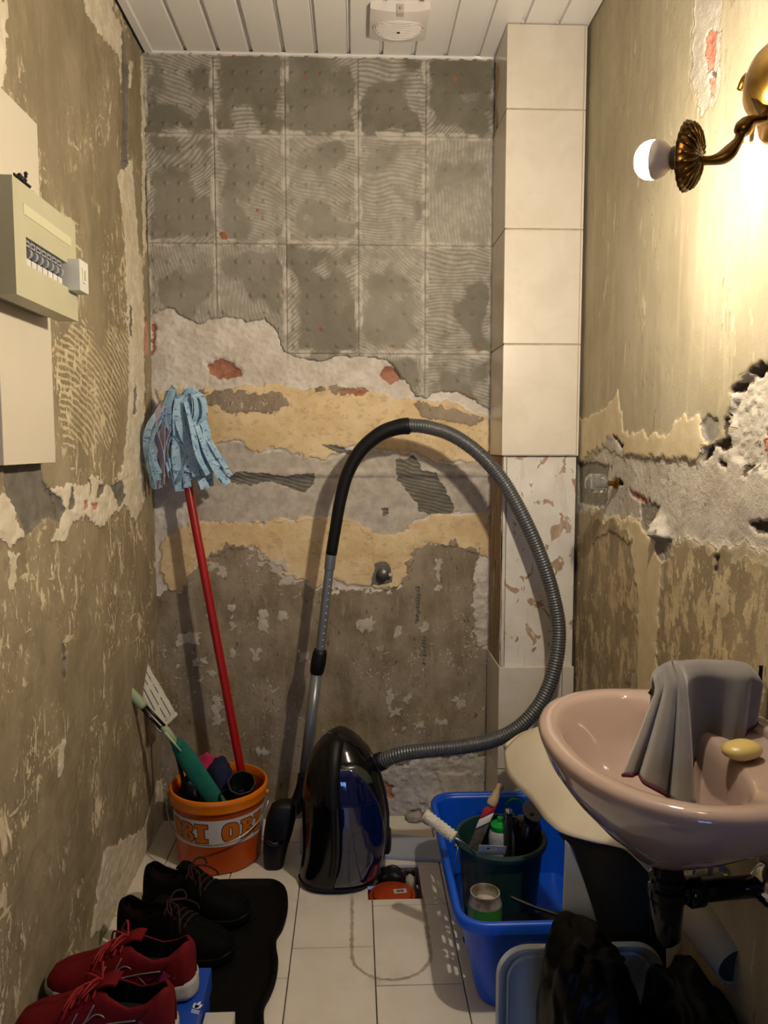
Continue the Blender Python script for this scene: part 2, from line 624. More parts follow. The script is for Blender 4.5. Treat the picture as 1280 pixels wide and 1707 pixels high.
# ---- beds of grey tile adhesive left on the back wall, one per lost tile
def bed_mat():
    t = NT('grey_tile_adhesive')
    oi = t.new('ShaderNodeObjectInfo')
    n = t.noise(9, 5, 0.6, 0.4)
    col = t.mix(t.step(n, 0.35, 0.65), '#8b8577', '#9b9587')
    col = t.mix(t.attr('tone'), col, t.mix(t.step(n, 0.3, 0.7), '#6a6455', '#7b7567'))
    sm = t.math('ADD', t.attr('smear'), t.math('MULTIPLY', t.math('SUBTRACT', t.noise(70, 4), 0.5), 0.5))
    m = t.step(sm, -0.12, 0.30)
    w = t.math('SINE', t.math('ADD', t.math('MULTIPLY', t.attr('ph'), 2 * PI / 0.0105), t.math('MULTIPLY', t.noise(22, 2), 4.0)))
    w = t.math('MULTIPLY_ADD', w, 0.5, 0.5)
    light = t.mix(t.step(t.noise(30, 4), 0.35, 0.65), '#9d9789', '#b3ada0')
    col = t.mix(t.math('MULTIPLY', m, t.math('MULTIPLY_ADD', w, 0.55, 0.35)), col, light)
    col = t.mix(t.math('MULTIPLY', t.step(t.attr('edge'), 0.15, 0.6), t.step(t.noise(28, 4), 0.36, 0.56)), col, '#bdb6a8')
    col = t.mix(t.step(t.noise(26, 2, 0.4), 0.755, 0.77), col, '#9a6248')
    H = t.math('ADD', t.math('MULTIPLY', t.math('MULTIPLY', w, m), 0.5), t.math('MULTIPLY', m, 0.5))
    H = t.math('ADD', H, t.math('MULTIPLY', t.noise(160, 4, 0.7), 0.5))
    t.out(col, 0.88)
    t.b.inputs['Specular IOR Level'].default_value = 0.25
    t.bump(H, 0.7, 0.0025)
    return t.m


BED = bed_mat()
colx = [236, 358, 476, 597, 709, 822]
rowy = [88, 226, 408, 590, 700]
xs = [aY(x, 300, D).x for x in colx]
zs = [ZC + 0.004] + [aY(520, y, D).z for y in rowy[1:]]
xs[0] = XL + 0.001
xs[-1] = PX + 0.004
k = 0
for r in range(4):
    for c in range(5):
        x0, x1, z0, z1 = xs[c] + 0.0003, xs[c + 1] - 0.0003, zs[r + 1] + 0.0003, zs[r] - 0.0003
        u1 = np.linspace(x0, x1, int((x1 - x0) / 0.0027) + 2)
        v1 = np.linspace(z0, z1, int((z1 - z0) / 0.0027) + 2)
        A, B = np.meshgrid(u1, v1, indexing='ij')
        sd = sdf(A, B, bed_poly) + fbm(A * 60, B * 60, 3) * 0.004
        if sd.max() < 0.004: continue
        eb = np.minimum(np.minimum(A - x0, x1 - A), np.minimum(B - z0, z1 - B))
        h = 0.0035 + 0.0015 * random.random() + 0.0008 * fbm(A * 30, B * 30, 50 + k)
        a = random.choice([0.1, 1.2, 1.5, 0.9, 2.2, 0.4])
        ph = (A - x0) * math.cos(a) + (B - z0) * math.sin(a) + 0.02 * perlin(A * 9, B * 9, 60 + k)
        bias = {0: -0.35, 1: 0.30, 2: 0.05, 3: -0.1}[r] + random.uniform(-0.25, 0.2) - (0.25 if (r == 1 and c == 0) or (r == 2 and c in (2,)) else 0)
        smear = fbm(A * 7, B * 7, 70 + k, 3) + bias + 0.5 * (1 - sstep(eb, 0.004, 0.035))
        tone = np.full(A.shape, {0: 0.85, 1: 0.25, 2: 0.4, 3: 0.65}[r] + random.uniform(-0.15, 0.15) + (0.35 if (r, c) in ((1, 0), (2, 2), (2, 4)) else 0))
        # nubs pressed into the bed by the tile's back
        px_, pz_ = (x1 - x0) / 5, 0.0475
        gx = np.mod(A - x0, px_) - px_ / 2
        gz = np.mod(B - z0, pz_) - pz_ / 2
        rr = np.sqrt(gx ** 2 + gz ** 2)
        ii, jj = np.floor((A - x0) / px_).astype(int), np.floor((B - z0) / pz_).astype(int)
        on = _perm[(ii * 31 + jj * 57 + k * 13) & 255] > 60
        h = h + np.where(on, 0.0046 * (1 - sstep(rr, 0.003, 0.008)), 0)
        h = h + 0.0006 * np.sin(ph * 2 * PI / 0.0105) * sstep(smear, 0, 0.15)
        edge = (1 - sstep(eb, 0.004, 0.018)) * (0.5 + 0.7 * fbm(A * 18, B * 18, 90))
        h = h + 0.0022 * np.clip(edge, 0, 1)
        h = np.where(eb < 0.0004, 0.0022, h)
        h = h * sstep(sd, -0.001, 0.004) - 0.005 * (1 - sstep(sd, -0.001, 0.004))
        o = hmesh('mortar_bed', u1, v1, lambda u, v, d: (u, D - 0.001 - d, v), h, dict(smear=smear, ph=ph, edge=edge, tone=tone), BED, parent=wall_back, keep=sd > 0.0)
        k += 1

# ---- left wall
lw = lambda pts: [(aX(x, y, XL).y, aX(x, y, XL).z) for x, y in pts]
us = np.concatenate([np.arange(YB - 0.02, 1.0, 0.06), np.arange(1.0, D + 0.02, STEP)])
U, V = np.meshgrid(us, vs, indexing='ij')
cream = layer(U, V, [lw(p) for p in [
    [(130, -60), (182, -60), (186, 20), (200, 45), (200, 160), (195, 90), (178, 75), (160, 50), (140, 20)],
    [(195, 292), (212, 270), (220, 262), (222, 300), (230, 420), (236, 440), (238, 560), (240, 840), (226, 870), (205, 840), (196, 850), (165, 878), (140, 862), (120, 872), (105, 900), (78, 905),
     (100, 870), (85, 815), (110, 806), (140, 812), (150, 792), (190, 815), (205, 770), (212, 700), (214, 620), (209, 480), (205, 380)],
    [(232, 90), (238, 90), (243, 420), (238, 430)], [(213, 100), (219, 105), (216, 150), (212, 150)],
    [(-60, 800), (15, 830), (40, 895), (20, 910), (-60, 880)], [(-60, 0), (10, 0), (8, 150), (-60, 120)], [(15, 920), (28, 925), (24, 980), (12, 985)],
    [(170, 1420), (240, 1380), (262, 1300), (275, 1300), (272, 1420), (225, 1530), (150, 1560)],
    [(95, 1240), (106, 1236), (104, 1290), (94, 1300)]]], 0.008, 40, 3)
darkl = layer(U, V, [lw(p) for p in [
    [(8, 778), (70, 775), (70, 800), (83, 818), (100, 830), (106, 850), (98, 872), (82, 862), (75, 862), (45, 893), (33, 860), (14, 832), (8, 806)],
    [(201, 50), (207, 60), (213, 110), (214, 270), (207, 286), (203, 280), (204, 180)], [(214, 505), (219, 520), (218, 560), (213, 562)], [(222, 640), (226, 645), (226, 690), (222, 690)],
    [(116, 812), (120, 812), (122, 845), (112, 850)], [(146, 795), (151, 800), (150, 828), (147, 826)], [(162, 808), (172, 806), (170, 822), (158, 832)],
    [(184, 812), (192, 806), (205, 800), (208, 830), (198, 846), (190, 830)], [(272, 1122), (277, 1120), (277, 1145), (272, 1142)], [(270, 1150), (278, 1160), (276, 1170), (271, 1166)],
    [(102, 1075), (108, 1070), (108, 1130), (103, 1130)], [(242, 1440), (252, 1430), (248, 1490), (236, 1510)]]], 0.004, 60, 5)
pink = layer(U, V, [lw(p) for p in [[(136, 836), (144, 836), (144, 850), (137, 848)], [(150, 840), (162, 838), (160, 848), (152, 852)], [(240, 530), (246, 535), (246, 590), (240, 590)]]], 0.004, 60, 9)
comb = layer(U, V, [lw([(92, 548), (150, 535), (212, 560), (213, 720), (180, 745), (105, 742), (98, 640)])], 0.02, 20, 13)
cy_, cz_ = lw([(95, 700)])[0]
phl = np.sqrt(((U - cy_) * 0.65) ** 2 + (V - cz_ + 0.16) ** 2) + 0.004 * fbm(U * 12, V * 12, 15, 2)
lowm = aY(0, 0, 1).z * 0 + (1.10 - V)
dspl = 0.0014 * fbm(U * 20, V * 20, 33, 5, 0.6)
dspl += 0.0035 * sstep(cream, -0.003, 0.003) * (0.4 + np.abs(fbm(U * 30, V * 30, 35, 4, 0.6))) - 0.008 * sstep(darkl, -0.002, 0.005) - 0.006 * sstep(pink, -0.003, 0.004)
dspl += 0.002 * sstep(perlin(U * 5, V * 2.5, 43), 0.0, 0.05)
WLm = wall_mat('stripped_plaster_left', ('#85785e', '#9c8e73', (7, 7, 4)), [
    dict(fs=(30, 30, 6), t0=0.50, t1=0.70, c1='#a5977c', c2='#8f8167', op=0.45, rot=(0.05, 0, 0)),
    dict(fs=(12, 12, 9), t0=0.60, t1=0.63, c1='#7f7158', c2='#8b7d64', op=0.6, h=0.3),
    dict(fs=(38, 38, 17), t0=0.585, t1=0.615, c1='#d8c9aa', c2='#c7b695', h=0.6, dist=0.9, rot=(0.2, 0, 0), nm=5, nlo=0.42, nhi=0.56, det=6, fr=0.65),
    dict(fs=(20, 20, 7), t0=0.60, t1=0.62, c1='#dccfb4', c2='#c9b998', h=0.6, dist=2.2, rot=(-0.30, 0, 0), nm=4, nlo=0.46, nhi=0.6),
    dict(fs=(110, 110, 60), t0=0.63, t1=0.67, c1='#dccdb0', h=0.5, nm=7, nlo=0.42, nhi=0.6),
    dict(fs=(7, 7, 40), t0=0.655, t1=0.665, c1='#cdbd9c', h=0.6, rot=(0.75, 0, 0), nm=3, nlo=0.48, nhi=0.55),
    dict(fs=(50, 50, 20), t0=0.64, t1=0.72, c1='#5d513f', op=0.55, nm=6, nlo=0.5, nhi=0.6),
    dict(a='comb', rid='ph', per=0.0145, c1='#cbb88f', c2='#d5c5a2', op=0.75, h=0.5, nm=14, nlo=0.36, nhi=0.5),
    dict(a='cream', c1='#c9bba0', c2='#d9cfba', h=0.5, rg=70, rh=0.5, e=0.012),
    dict(a='dark', c1='#6b655a', c2='#7d776b', h=-0.6),
    dict(a='pink', c1='#b3765f', c2='#c08d78', h=-0.4),
], fstr=0.35)
wall_left = hmesh('wall_left', us, vs, lambda u, v, d: (XL + d, u, v), dspl, dict(cream=cream, dark=darkl, pink=pink, comb=comb, ph=phl), WLm, flip=False)
tag(wall_left, 'left wall of brown scraped plaster with pale flecks and combed adhesive', kind='structure')

# ---- right wall
rw = lambda pts: [(aX(x, y, XR).y, aX(x, y, XR).z) for x, y in pts]
us = np.concatenate([np.arange(YB - 0.02, 0.9, 0.06), np.arange(0.9, D + 0.02, STEP)])
U, V = np.meshgrid(us, vs, indexing='ij')
EX = 1420
rubble = layer(U, V, [rw(p) for p in [
    [(955, 772), (985, 765), (1005, 742), (1018, 728), (1034, 735), (1040, 758), (1100, 764), (1160, 768), (1175, 745), (1200, 738), (1214, 722), (1212, 690), (1220, 655), (1240, 625), (1270, 606), (EX, 560),
     (EX, 960), (1280, 925), (1235, 905), (1195, 915), (1150, 898), (1118, 900), (1105, 925), (1090, 915), (1080, 880), (1050, 862), (1010, 865), (990, 850), (955, 856)],
    [(1150, -80), (1205, -80), (1200, 40), (1198, 150), (1190, 180), (1170, 190), (1158, 165), (1150, 120), (1155, 40)]]], 0.010, 32, 3)
deep = layer(U, V, [rw(p) for p in [
    [(1216, 735), (1212, 690), (1220, 655), (1240, 625), (1270, 606), (EX, 560), (EX, 800), (1270, 790), (1240, 780), (1215, 765)]]], 0.008, 32, 4)
cavity = layer(U, V, [rw(p) for p in [
    [(1168, 768), (1178, 748), (1190, 740), (1186, 755), (1172, 770)], [(1190, 742), (1205, 730), (1212, 720), (1214, 745), (1200, 752)], [(1216, 650), (1232, 634), (1236, 645), (1222, 656)],
    [(1242, 620), (1262, 604), (1276, 604), (1268, 618), (1250, 630)], [(1205, 705), (1212, 690), (1214, 720), (1208, 728)], [(1232, 775), (1244, 778), (1240, 796), (1230, 792)],
    [(1245, 870), (1275, 868), (1300, 880), (1290, 892), (1255, 890)], [(1194, 768), (1208, 770), (1206, 780), (1196, 778)], [(1022, 726), (1030, 730), (1040, 745), (1034, 748)],
    [(1193, 930), (1200, 925), (1194, 955), (1190, 950)], [(1262, 735), (1268, 715), (1272, 720), (1268, 740)], [(1180, 118), (1190, 120), (1190, 132), (1182, 130)],
    [(1018, 800), (1030, 798), (1036, 808), (1026, 812)]]], 0.005, 60, 6)
brickr = layer(U, V, [rw(p) for p in [[(1172, 62), (1182, 50), (1190, 55), (1188, 90), (1185, 120), (1176, 118), (1170, 90)], [(1178, 132), (1188, 130), (1186, 160), (1180, 162)],
                                      [(1262, 730), (1300, 720), (1300, 770), (1266, 770)], [(1045, 815), (1080, 835), (1070, 840), (1048, 822)]]], 0.005, 50, 8)
brownr = layer(U, V, [rw(p) for p in [
    [(960, 900), (1000, 866), (1030, 868), (1052, 890), (1062, 1000), (1060, 1100), (1040, 1160), (955, 1170)], [(1110, 925), (1135, 900), (1190, 915), (1260, 935), (EX, 970), (EX, 1260), (1120, 1200), (1098, 1100), (1100, 1000)]]], 0.020, 18, 10)
creamr = layer(U, V, [rw(p) for p in [
    [(965, 700), (1010, 680), (1030, 650), (1040, 720), (1110, 725), (1130, 700), (1160, 690), (1180, 740), (1165, 766), (1040, 762), (1000, 745), (965, 770)],
    [(985, 845), (1010, 862), (1050, 862), (1080, 890), (1105, 930), (1098, 1010), (1095, 1160), (1062, 1160), (1064, 1000), (1052, 905), (1020, 885), (990, 905)]]], 0.010, 28, 12)
greyr = layer(U, V, [rw(p) for p in [[(962, 772), (990, 770), (1012, 776), (1010, 830), (1004, 846), (980, 842), (962, 838)], [(1168, 700), (1182, 692), (1196, 700), (1196, 730), (1180, 740), (1170, 724)],
                                     [(1064, 840), (1082, 836), (1098, 842), (1086, 870), (1074, 886), (1066, 870)], [(1092, 890), (1120, 900), (1116, 930), (1104, 940), (1092, 915)]]], 0.004, 50, 14)
ridd = U * 1.0 + V * 0.45
dspr = 0.0004 * fbm(U * 20, V * 20, 53, 5, 0.6)
rr_ = np.abs(fbm(U * 48, V * 48, 55, 4, 0.65))
inr = sstep(rubble, -0.004, 0.004)
ind = sstep(deep, -0.002, 0.006)
dspr += inr * (0.0016 * rr_ - 0.004) - ind * (0.010 - 0.0025 * rr_) - 0.011 * sstep(cavity, -0.003, 0.006) - 0.010 * sstep(brickr, -0.003, 0.006) * (1 - ind)
dspr += 0.0025 * sstep(creamr, -0.002, 0.003) - 0.004 * sstep(greyr, -0.002, 0.003) + 0.0015 * sstep(brownr, -0.003, 0.003)
kx, kz = rw([(1100, 885)])[0]
dspr += 0.028 * np.exp(-(((U - kx) / 0.028) ** 2 + ((V - kz) / 0.022) ** 2)) * (1 + 0.6 * fbm(U * 40, V * 40, 57, 3))
WRm = wall_mat('stripped_plaster_right', ('#9c9176', '#ada288', (6, 6, 3)), [
    dict(fs=(34, 34, 3), t0=0.48, t1=0.70, c1='#bdb195', c2='#b0a487', op=0.5),
    dict(fs=(50, 50, 9), t0=0.60, t1=0.64, c1='#cfc3a4', c2='#c2b596', h=0.5, dist=0.6, det=6, nm=5, nlo=0.44, nhi=0.58),
    dict(fs=(55, 55, 16), t0=0.63, t1=0.66, c1='#85795f', op=0.8, dist=1.6, nm=6, nlo=0.48, nhi=0.58),
    dict(a='cream', c1='#c2b08c', c2='#cdbd9c', h=0.5),
    dict(a='brown', c1='#897a5f', c2='#a09174', ns=(12, 12, 5), h=0.2, e=0.06, es=(30, 30, 18)),
    dict(fs=(17, 17, 10), t0=0.52, t1=0.56, c1='#c6b591', c2='#b4a280', m='brown', m0=-0.01, m1=0.03, h=0.6, dist=0.25, det=6, fr=0.72),
    dict(fs=(50, 50, 28), t0=0.60, t1=0.64, c1='#c9b994', m='brown', m0=-0.01, m1=0.03, h=0.5, dist=0.4, det=6),
    dict(a='rubble', c1='#aba293', c2='#c3bbac', ns=12, h=0.2, rg=110, rh=0.55),
    dict(a='rubble', fs=26, t0=0.64, t1=0.66, c1='#6b6255', h=-0.8, dist=0.5) if False else dict(fs=34, t0=0.655, t1=0.675, c1='#5f574b', m='rubble', m0=0.0, m1=0.02, h=-0.8, dist=0.3, op=0.8, det=6),
    dict(a='grey', c1='#7d766a', c2='#8e877b', h=-0.2),
    dict(a='cav', c1='#4a4036', c2='#5c5145', h=-0.5),
    dict(a='brick', c1='#b06d58', c2='#c48a74', rg=60),
], fstr=0.35)
wall_right = hmesh('wall_right', us, vs, lambda u, v, d: (XR - d, u, v), dspr, dict(cav=cavity, rubble=rubble, brick=brickr, brown=brownr, cream=creamr, grey=greyr), WRm, flip=True)
tag(wall_right, 'right wall of olive scraped plaster with a band of broken grey render', kind='structure')

# ------------------------------------------------------------------ floor of cream tiles, each its own piece
def floor_tile_mat():
    t = NT('cream_floor_tile')
    n = t.noise(7, 5, 0.6, 0.4)
    col = t.mix(t.step(n, 0.3, 0.7), '#d8d0c2', '#e2dace')
    p = t.new('ShaderNodeSeparateXYZ')
    t.t.links.new(t.pos(), p.inputs[0])
    # old ring of sealant and dirt where a toilet foot stood
    dx = t.math('SUBTRACT', p.outputs[0], 0.081)
    dy = t.math('SUBTRACT', p.outputs[1], 1.655)
    dm = t.math('MINIMUM', dy, 0.0)
    r = t.math('SQRT', t.math('ADD', t.math('MULTIPLY', dx, dx), t.math('MULTIPLY', dm, dm)))
    ring = t.math('ABSOLUTE', t.math('SUBTRACT', r, 0.090))
    nn = t.math('MULTIPLY', t.math('SUBTRACT', t.noise(60, 4), 0.5), 0.012)
    ring = t.math('ADD', ring, nn)
    m = t.math('SUBTRACT', 1.0, t.step(ring, 0.002, 0.006))
    m = t.math('MULTIPLY', m, t.math('SUBTRACT', 1.0, t.step(p.outputs[1], 1.86, 1.90)))
    col = t.mix(t.math('MULTIPLY', m, 0.75), col, t.mix(t.step(t.noise(40, 3), 0.4, 0.6), '#8b7a63', '#a2957f'))
    d = t.step(t.noise(5, 5, 0.7), 0.55, 0.75)
    col = t.mix(t.math('MULTIPLY', d, 0.3), col, '#9d917e')
    t.out(col, t.step(n, 0.2, 0.8, False, 0.25, 0.42))
    t.bump(t.noise(18, 3), 0.08, 0.002)
    return t.m


FT = floor_tile_mat()
screed = mat('grey_screed', '#6d665b', 0.95, c2='#857d70', ns=20, bs=90, bstr=0.6)
HX0, HX1, HY0, HY1 = 0.032, 0.172, 1.862, 2.022     # broken-out hole round the drain pipe
m = MB()
for lo, hi in [((XL - 0.05, YB, -0.06), (XR + 0.05, HY0, -0.0085)), ((XL - 0.05, HY1, -0.06), (XR + 0.05, D + 0.05, -0.0085)),
               ((XL - 0.05, HY0, -0.06), (HX0, HY1, -0.0085)), ((HX1, HY0, -0.06), (XR + 0.05, HY1, -0.0085)), ((HX0 - 0.05, HY0 - 0.05, -0.14), (HX1 + 0.05, HY1 + 0.05, -0.10))]:
    m.box(lo, hi)
floor = m.build('floor', screed, smooth=False)
tag(floor, 'cream tiled floor with dark grout lines and a broken-out drain hole', kind='structure')
TW, TL = 0.189, 0.287
offs = {-4: 1.82, -3: 1.70, -2: 1.868, -1: 1.679, 0: 1.836, 1: 1.70, 2: 1.80, 3: 1.70}


def floor_piece(x0, x1, y0, y1):
    b = 0.0012
    # outline, clipped by the broken hole
    if x0 < HX1 and x1 > HX0 and y0 < HY1 and y1 > HY0:
        poly = [(x0, y0), (x1, y0), (x1, y1), (x0, y1)]

        def clip(P, ax, v, keepless):
            out = []
            for i in range(len(P)):
                a, c = P[i], P[(i + 1) % len(P)]
                ia = (a[ax] <= v) if keepless else (a[ax] >= v)
                ic = (c[ax] <= v) if keepless else (c[ax] >= v)
                if ia: out.append(a)
                if ia != ic:
                    t_ = (v - a[ax]) / (c[ax] - a[ax])
                    out.append((a[0] + t_ * (c[0] - a[0]), a[1] + t_ * (c[1] - a[1])))
            return out
        pcs = [clip(poly, 1, HY0, True), clip(poly, 1, HY1, False), clip(clip(clip(poly, 1, HY0, False), 1, HY1, True), 0, HX0, True),
               clip(clip(clip(poly, 1, HY0, False), 1, HY1, True), 0, HX1, False)]
    else:
        pcs = [[(x0, y0), (x1, y0), (x1, y1), (x0, y1)]]
    for P in pcs:
        if len(P) < 3: continue
        ar = abs(sum(P[i][0] * P[(i + 1) % len(P)][1] - P[(i + 1) % len(P)][0] * P[i][1] for i in range(len(P)))) / 2
        if ar < 2e-4: continue
        # broken edges are ragged
        Q = []
        for i in range(len(P)):
            a, c = P[i], P[(i + 1) % len(P)]
            Q.append(a)
            on = lambda p: (abs(p[1] - HY0) < 1e-6 or abs(p[1] - HY1) < 1e-6) and HX0 - 1e-3 < p[0] < HX1 + 1e-3
            if len(pcs) > 1 and on(a) and on(c) and abs(a[1] - c[1]) < 1e-6:
                for q in range(1, 9):
                    Q.append((a[0] + (c[0] - a[0]) * q / 9, a[1] + random.uniform(-0.007, 0.004)))
        cx = sum(p[0] for p in Q) / len(Q)
        cy = sum(p[1] for p in Q) / len(Q)
        sh = [(cx + (p[0] - cx) * (1 - 0.0011 / max(abs(x1 - x0), 0.05) * 2), cy + (p[1] - cy) * (1 - 0.0011 / 0.14)) for p in Q]
        dz = random.uniform(-0.0006, 0.0006)
        MB().loft([[(p[0], p[1], -0.0084) for p in Q], [(p[0], p[1], dz - 0.0012) for p in Q], [(p[0], p[1], dz) for p in sh]], cap0=False).build('floor_tile', FT, floor, smooth=False)


for c, off in offs.items():
    x0 = 0.0425 + TW * c + 0.0013
    x1 = x0 + TW - 0.0026
    x0, x1 = max(x0, XL - 0.002), min(x1, XR + 0.002)
    if x1 - x0 < 0.02: continue
    n0 = int(math.floor((0.9 - off) / TL))
    for i in range(n0, 4):
        y0, y1 = off + i * TL + 0.0013, off + (i + 1) * TL - 0.0013
        if y0 > D: continue
        floor_piece(x0, x1, y0, min(y1, D + 0.004))

# ------------------------------------------------------------------ ceiling of white plastic panels
PVC = mat('white_pvc_panel', '#dedad3', 0.35, c2='#e2ded8', ns=3)
PVCs = mat('white_pvc_slot', '#ccc6bd', 0.4, c2='#d2ccc3', ns=3)
ceiling = MB().box((XL - 0.05, YB, ZC + 0.020), (XR + 0.05, D + 0.05, ZC + 0.06)).build('ceiling', PVCs, smooth=False)
tag(ceiling, 'white ceiling of narrow grooved plastic panels', kind='structure')
jx = [aY(x, 90, D).x for x in (253, 305, 360, 412, 467, 519, 571, 625, 680, 735, 790, 845)]
pw = (jx[-1] - jx[0]) / 11
xx = XL + 0.018
edges = [XL + 0.018] + [jx[0] + pw * i for i in range(0, 20) if jx[0] + pw * i < XR - 0.03 and jx[0] + pw * i > XL + 0.05] + [XR - 0.002]
for a, b in zip(edges, edges[1:]):
    P = [(a + 0.0006, 0.020), (a + 0.0006, 0.010), (a + 0.009, 0.010), (a + 0.011, 0.0), (b - 0.004, 0.0), (b - 0.002, 0.004), (b - 0.0006, 0.004), (b - 0.0006, 0.020)]
    MB().prism([(x, YB, ZC + z) for x, z in P], (0, D - YB - 0.002, 0)).build('ceiling_panel', PVC, ceiling, smooth=False)
# trim along the left edge with a black strip painting the gap's shade, and thin trim on the back wall
MB().prism([(XL + 0.010, YB, ZC + 0.02), (XL + 0.010, YB, ZC - 0.004), (XL + 0.030, YB, ZC - 0.004), (XL + 0.034, YB, ZC + 0.001), (XL + 0.034, YB, ZC + 0.02)], (0, D - YB - 0.003, 0)).build('edge_strip', PVC, ceiling, smooth=False)
MB().box((XL - 0.02, YB, ZC - 0.003), (XL + 0.0098, D - 0.003, ZC + 0.012)).build('gap_shade', mat('gap_shade_black', '#0b0a09', 0.95), ceiling, smooth=False)  # solid black strip, darkness inside the gap put into its colour
m = MB()
n = 60
pts = [(XL + 0.02 + (PX - XL - 0.02) * i / n) for i in range(n + 1)]
m.loft([[(x, D - 0.012 - 0.003 * random.random(), ZC + 0.002), (x, D - 0.012, ZC - 0.004 - 0.002 * random.random()), (x, D, ZC - 0.006 - 0.003 * random.random()), (x, D, ZC + 0.002)] for x in pts])
m.build('sealant_bead', PVC, ceiling, smooth=False)

# hall wall behind the camera with the window the daylight comes through
hall = mat('hall_wall_paint', '#b9b0a2', 0.85, c2='#aaa193', ns=6, bs=60, bstr=0.2)
m = MB()
wx0, wx1, wz0, wz1 = -0.42, 0.22, 0.40, 1.04
m.box((XL - 0.05, YB - 0.1, -0.03), (wx0, YB, ZC + 0.05))
m.box((wx1, YB - 0.1, -0.03), (XR + 0.05, YB, ZC + 0.05))
m.box((wx0, YB - 0.1, -0.03), (wx1, YB, wz0))
m.box((wx0, YB - 0.1, wz1), (wx1, YB, ZC + 0.05))
wf = m.build('wall_front', hall, smooth=False)
tag(wf, 'plain hall wall behind the viewer with a window', kind='structure')
whitep = mat('white_window_frame', '#d8d8d4', 0.4)
win = bpy.data.objects.new('window_1', None)
COL.objects.link(win)
tag(win, 'white framed window in the hall wall', kind='structure')
for lo_, hi_ in [((wx0, YB - 0.05, wz0), (wx0 + 0.03, YB + 0.06, wz1)), ((wx1 - 0.03, YB - 0.05, wz0), (wx1, YB + 0.06, wz1)), ((wx0, YB - 0.05, wz0), (wx1, YB + 0.06, wz0 + 0.03)),
                 ((wx0, YB - 0.05, wz1 - 0.03), (wx1, YB + 0.06, wz1)), (((wx0 + wx1) / 2 - 0.02, YB + 0.042, wz0), ((wx0 + wx1) / 2 + 0.02, YB + 0.062, wz1)), ((wx0, YB + 0.042, 0.80), (wx1, YB + 0.062, 0.83))]:
    MB().box(lo_, hi_, 0.003).build('window_frame', whitep, win, smooth=False)

# ------------------------------------------------------------------ boxed pillar in the right corner
bare = wall_mat('peeling_white_board', ('#cdc6ba', '#d9d3c8', 10), [
    dict(fs=(22, 22, 14), t0=0.605, t1=0.62, c1='#9b7f66', c2='#b0967c', h=-0.6, dist=1.0),
    dict(fs=(30, 30, 4), t0=0.60, t1=0.68, c1='#bfb6a8', op=0.5)], rough=0.8, fine=120, fstr=0.3)
wood = wall_mat('raw_wood_edge', ('#8d7860', '#a5907a', (60, 60, 6)), [dict(fs=(40, 40, 7), t0=0.60, t1=0.64, c1='#c8beae', h=0.3), dict(fs=(50, 50, 9), t0=0.64, t1=0.68, c1='#4e3f30')], rough=0.9)
pillar = MB().box((PX + 0.012, PY + 0.012, 0), (XR - 0.012, D + 0.01, ZC + 0.02)).build('wall_pillar', bare, smooth=False)
tag(pillar, 'boxed corner pillar with cream wall tiles and a bare peeling section', kind='structure')


def wtile_mat():
    t = NT('cream_wall_tile')
    n = t.noise(9, 4, 0.6, 0.8)
    col = t.mix(t.step(n, 0.3, 0.7), '#cdc3b1', '#d4cbbb')
    col = t.mix(t.math('MULTIPLY', t.step(t.noise(16, 4, 0.6), 0.58, 0.7), 0.5), col, '#cabfae')
    t.out(col, 0.22)
    t.bump(t.noise(20, 2), 0.03, 0.002)
    return t.m


WT = wtile_mat()
grout = mat('beige_grout', '#b9a98f', 0.9, c2='#a3937a', ns=40)


def slab(x0, x1, y0, y1, z0, z1, name='wall_tile', mt=WT, par=pillar, b=0.0012):
    return MB().box((x0, y0, z0), (x1, y1, z1), b).build(name, mt, par, smooth=False)


zt = [ZC - 0.001] + [aY(905, y, PY).z for y in (182, 382, 574, 760)]
xs1 = aY(968, 400, PY).x
for i in range(4):
    g = 0.0022
    slab(PX, xs1 - 0.001, PY, PY + 0.0115, zt[i + 1] + g, zt[i] - g)
    slab(xs1 + 0.001, XR - 0.009, PY + 0.001, PY + 0.0115, zt[i + 1] + g, zt[i] - g)
    if i > 0:
        slab(PX, PX + 0.0115, PY + 0.012, D - 0.004, zt[i + 1] + g, zt[i] - g)
# broken tile at the top of the pillar's side
zb0, zb1 = zt[1], zt[0]
lob = [(D - 0.012, zb1 - 0.012), (D - 0.050, zb1 - 0.035), (D - 0.085, zb1 - 0.060), (D - 0.100, zb1 - 0.090), (D - 0.085, zb1 - 0.115), (D - 0.045, zb1 - 0.135), (D - 0.040, zb1 - 0.150), (D - 0.075, zb1 - 0.170), (D - 0.085, zb1 - 0.195), (D - 0.060, zb1 - 0.222), (D - 0.035, zb0 + 0.002)]
prof = [(PY + 0.012, zb1 - 0.002), (D - 0.012, zb1 - 0.002)] + lob + [(PY + 0.012, zb0 + 0.002)]
MB().prism([(PX, y, z) for y, z in prof], (0.0115, 0, 0)).build('wall_tile', WT, pillar, smooth=False)
gl = lob + [(D - 0.002, zb0 + 0.002), (D - 0.002, zb1 - 0.012)]
MB().prism([(PX + 0.0065, y, z) for y, z in gl], (0.005, 0, 0)).build('plaster_scar', mat('white_scar', '#cfc2b0', 0.8), pillar, smooth=False)
# grout behind the tiles
slab(PX + 0.003, XR - 0.009, PY + 0.003, PY + 0.013, zt[4], zt[0], 'grout', grout, b=0)
slab(PX + 0.003, PX + 0.013, PY + 0.004, D - 0.004, zt[4], zt[0] - 0.02, 'grout', grout, b=0)
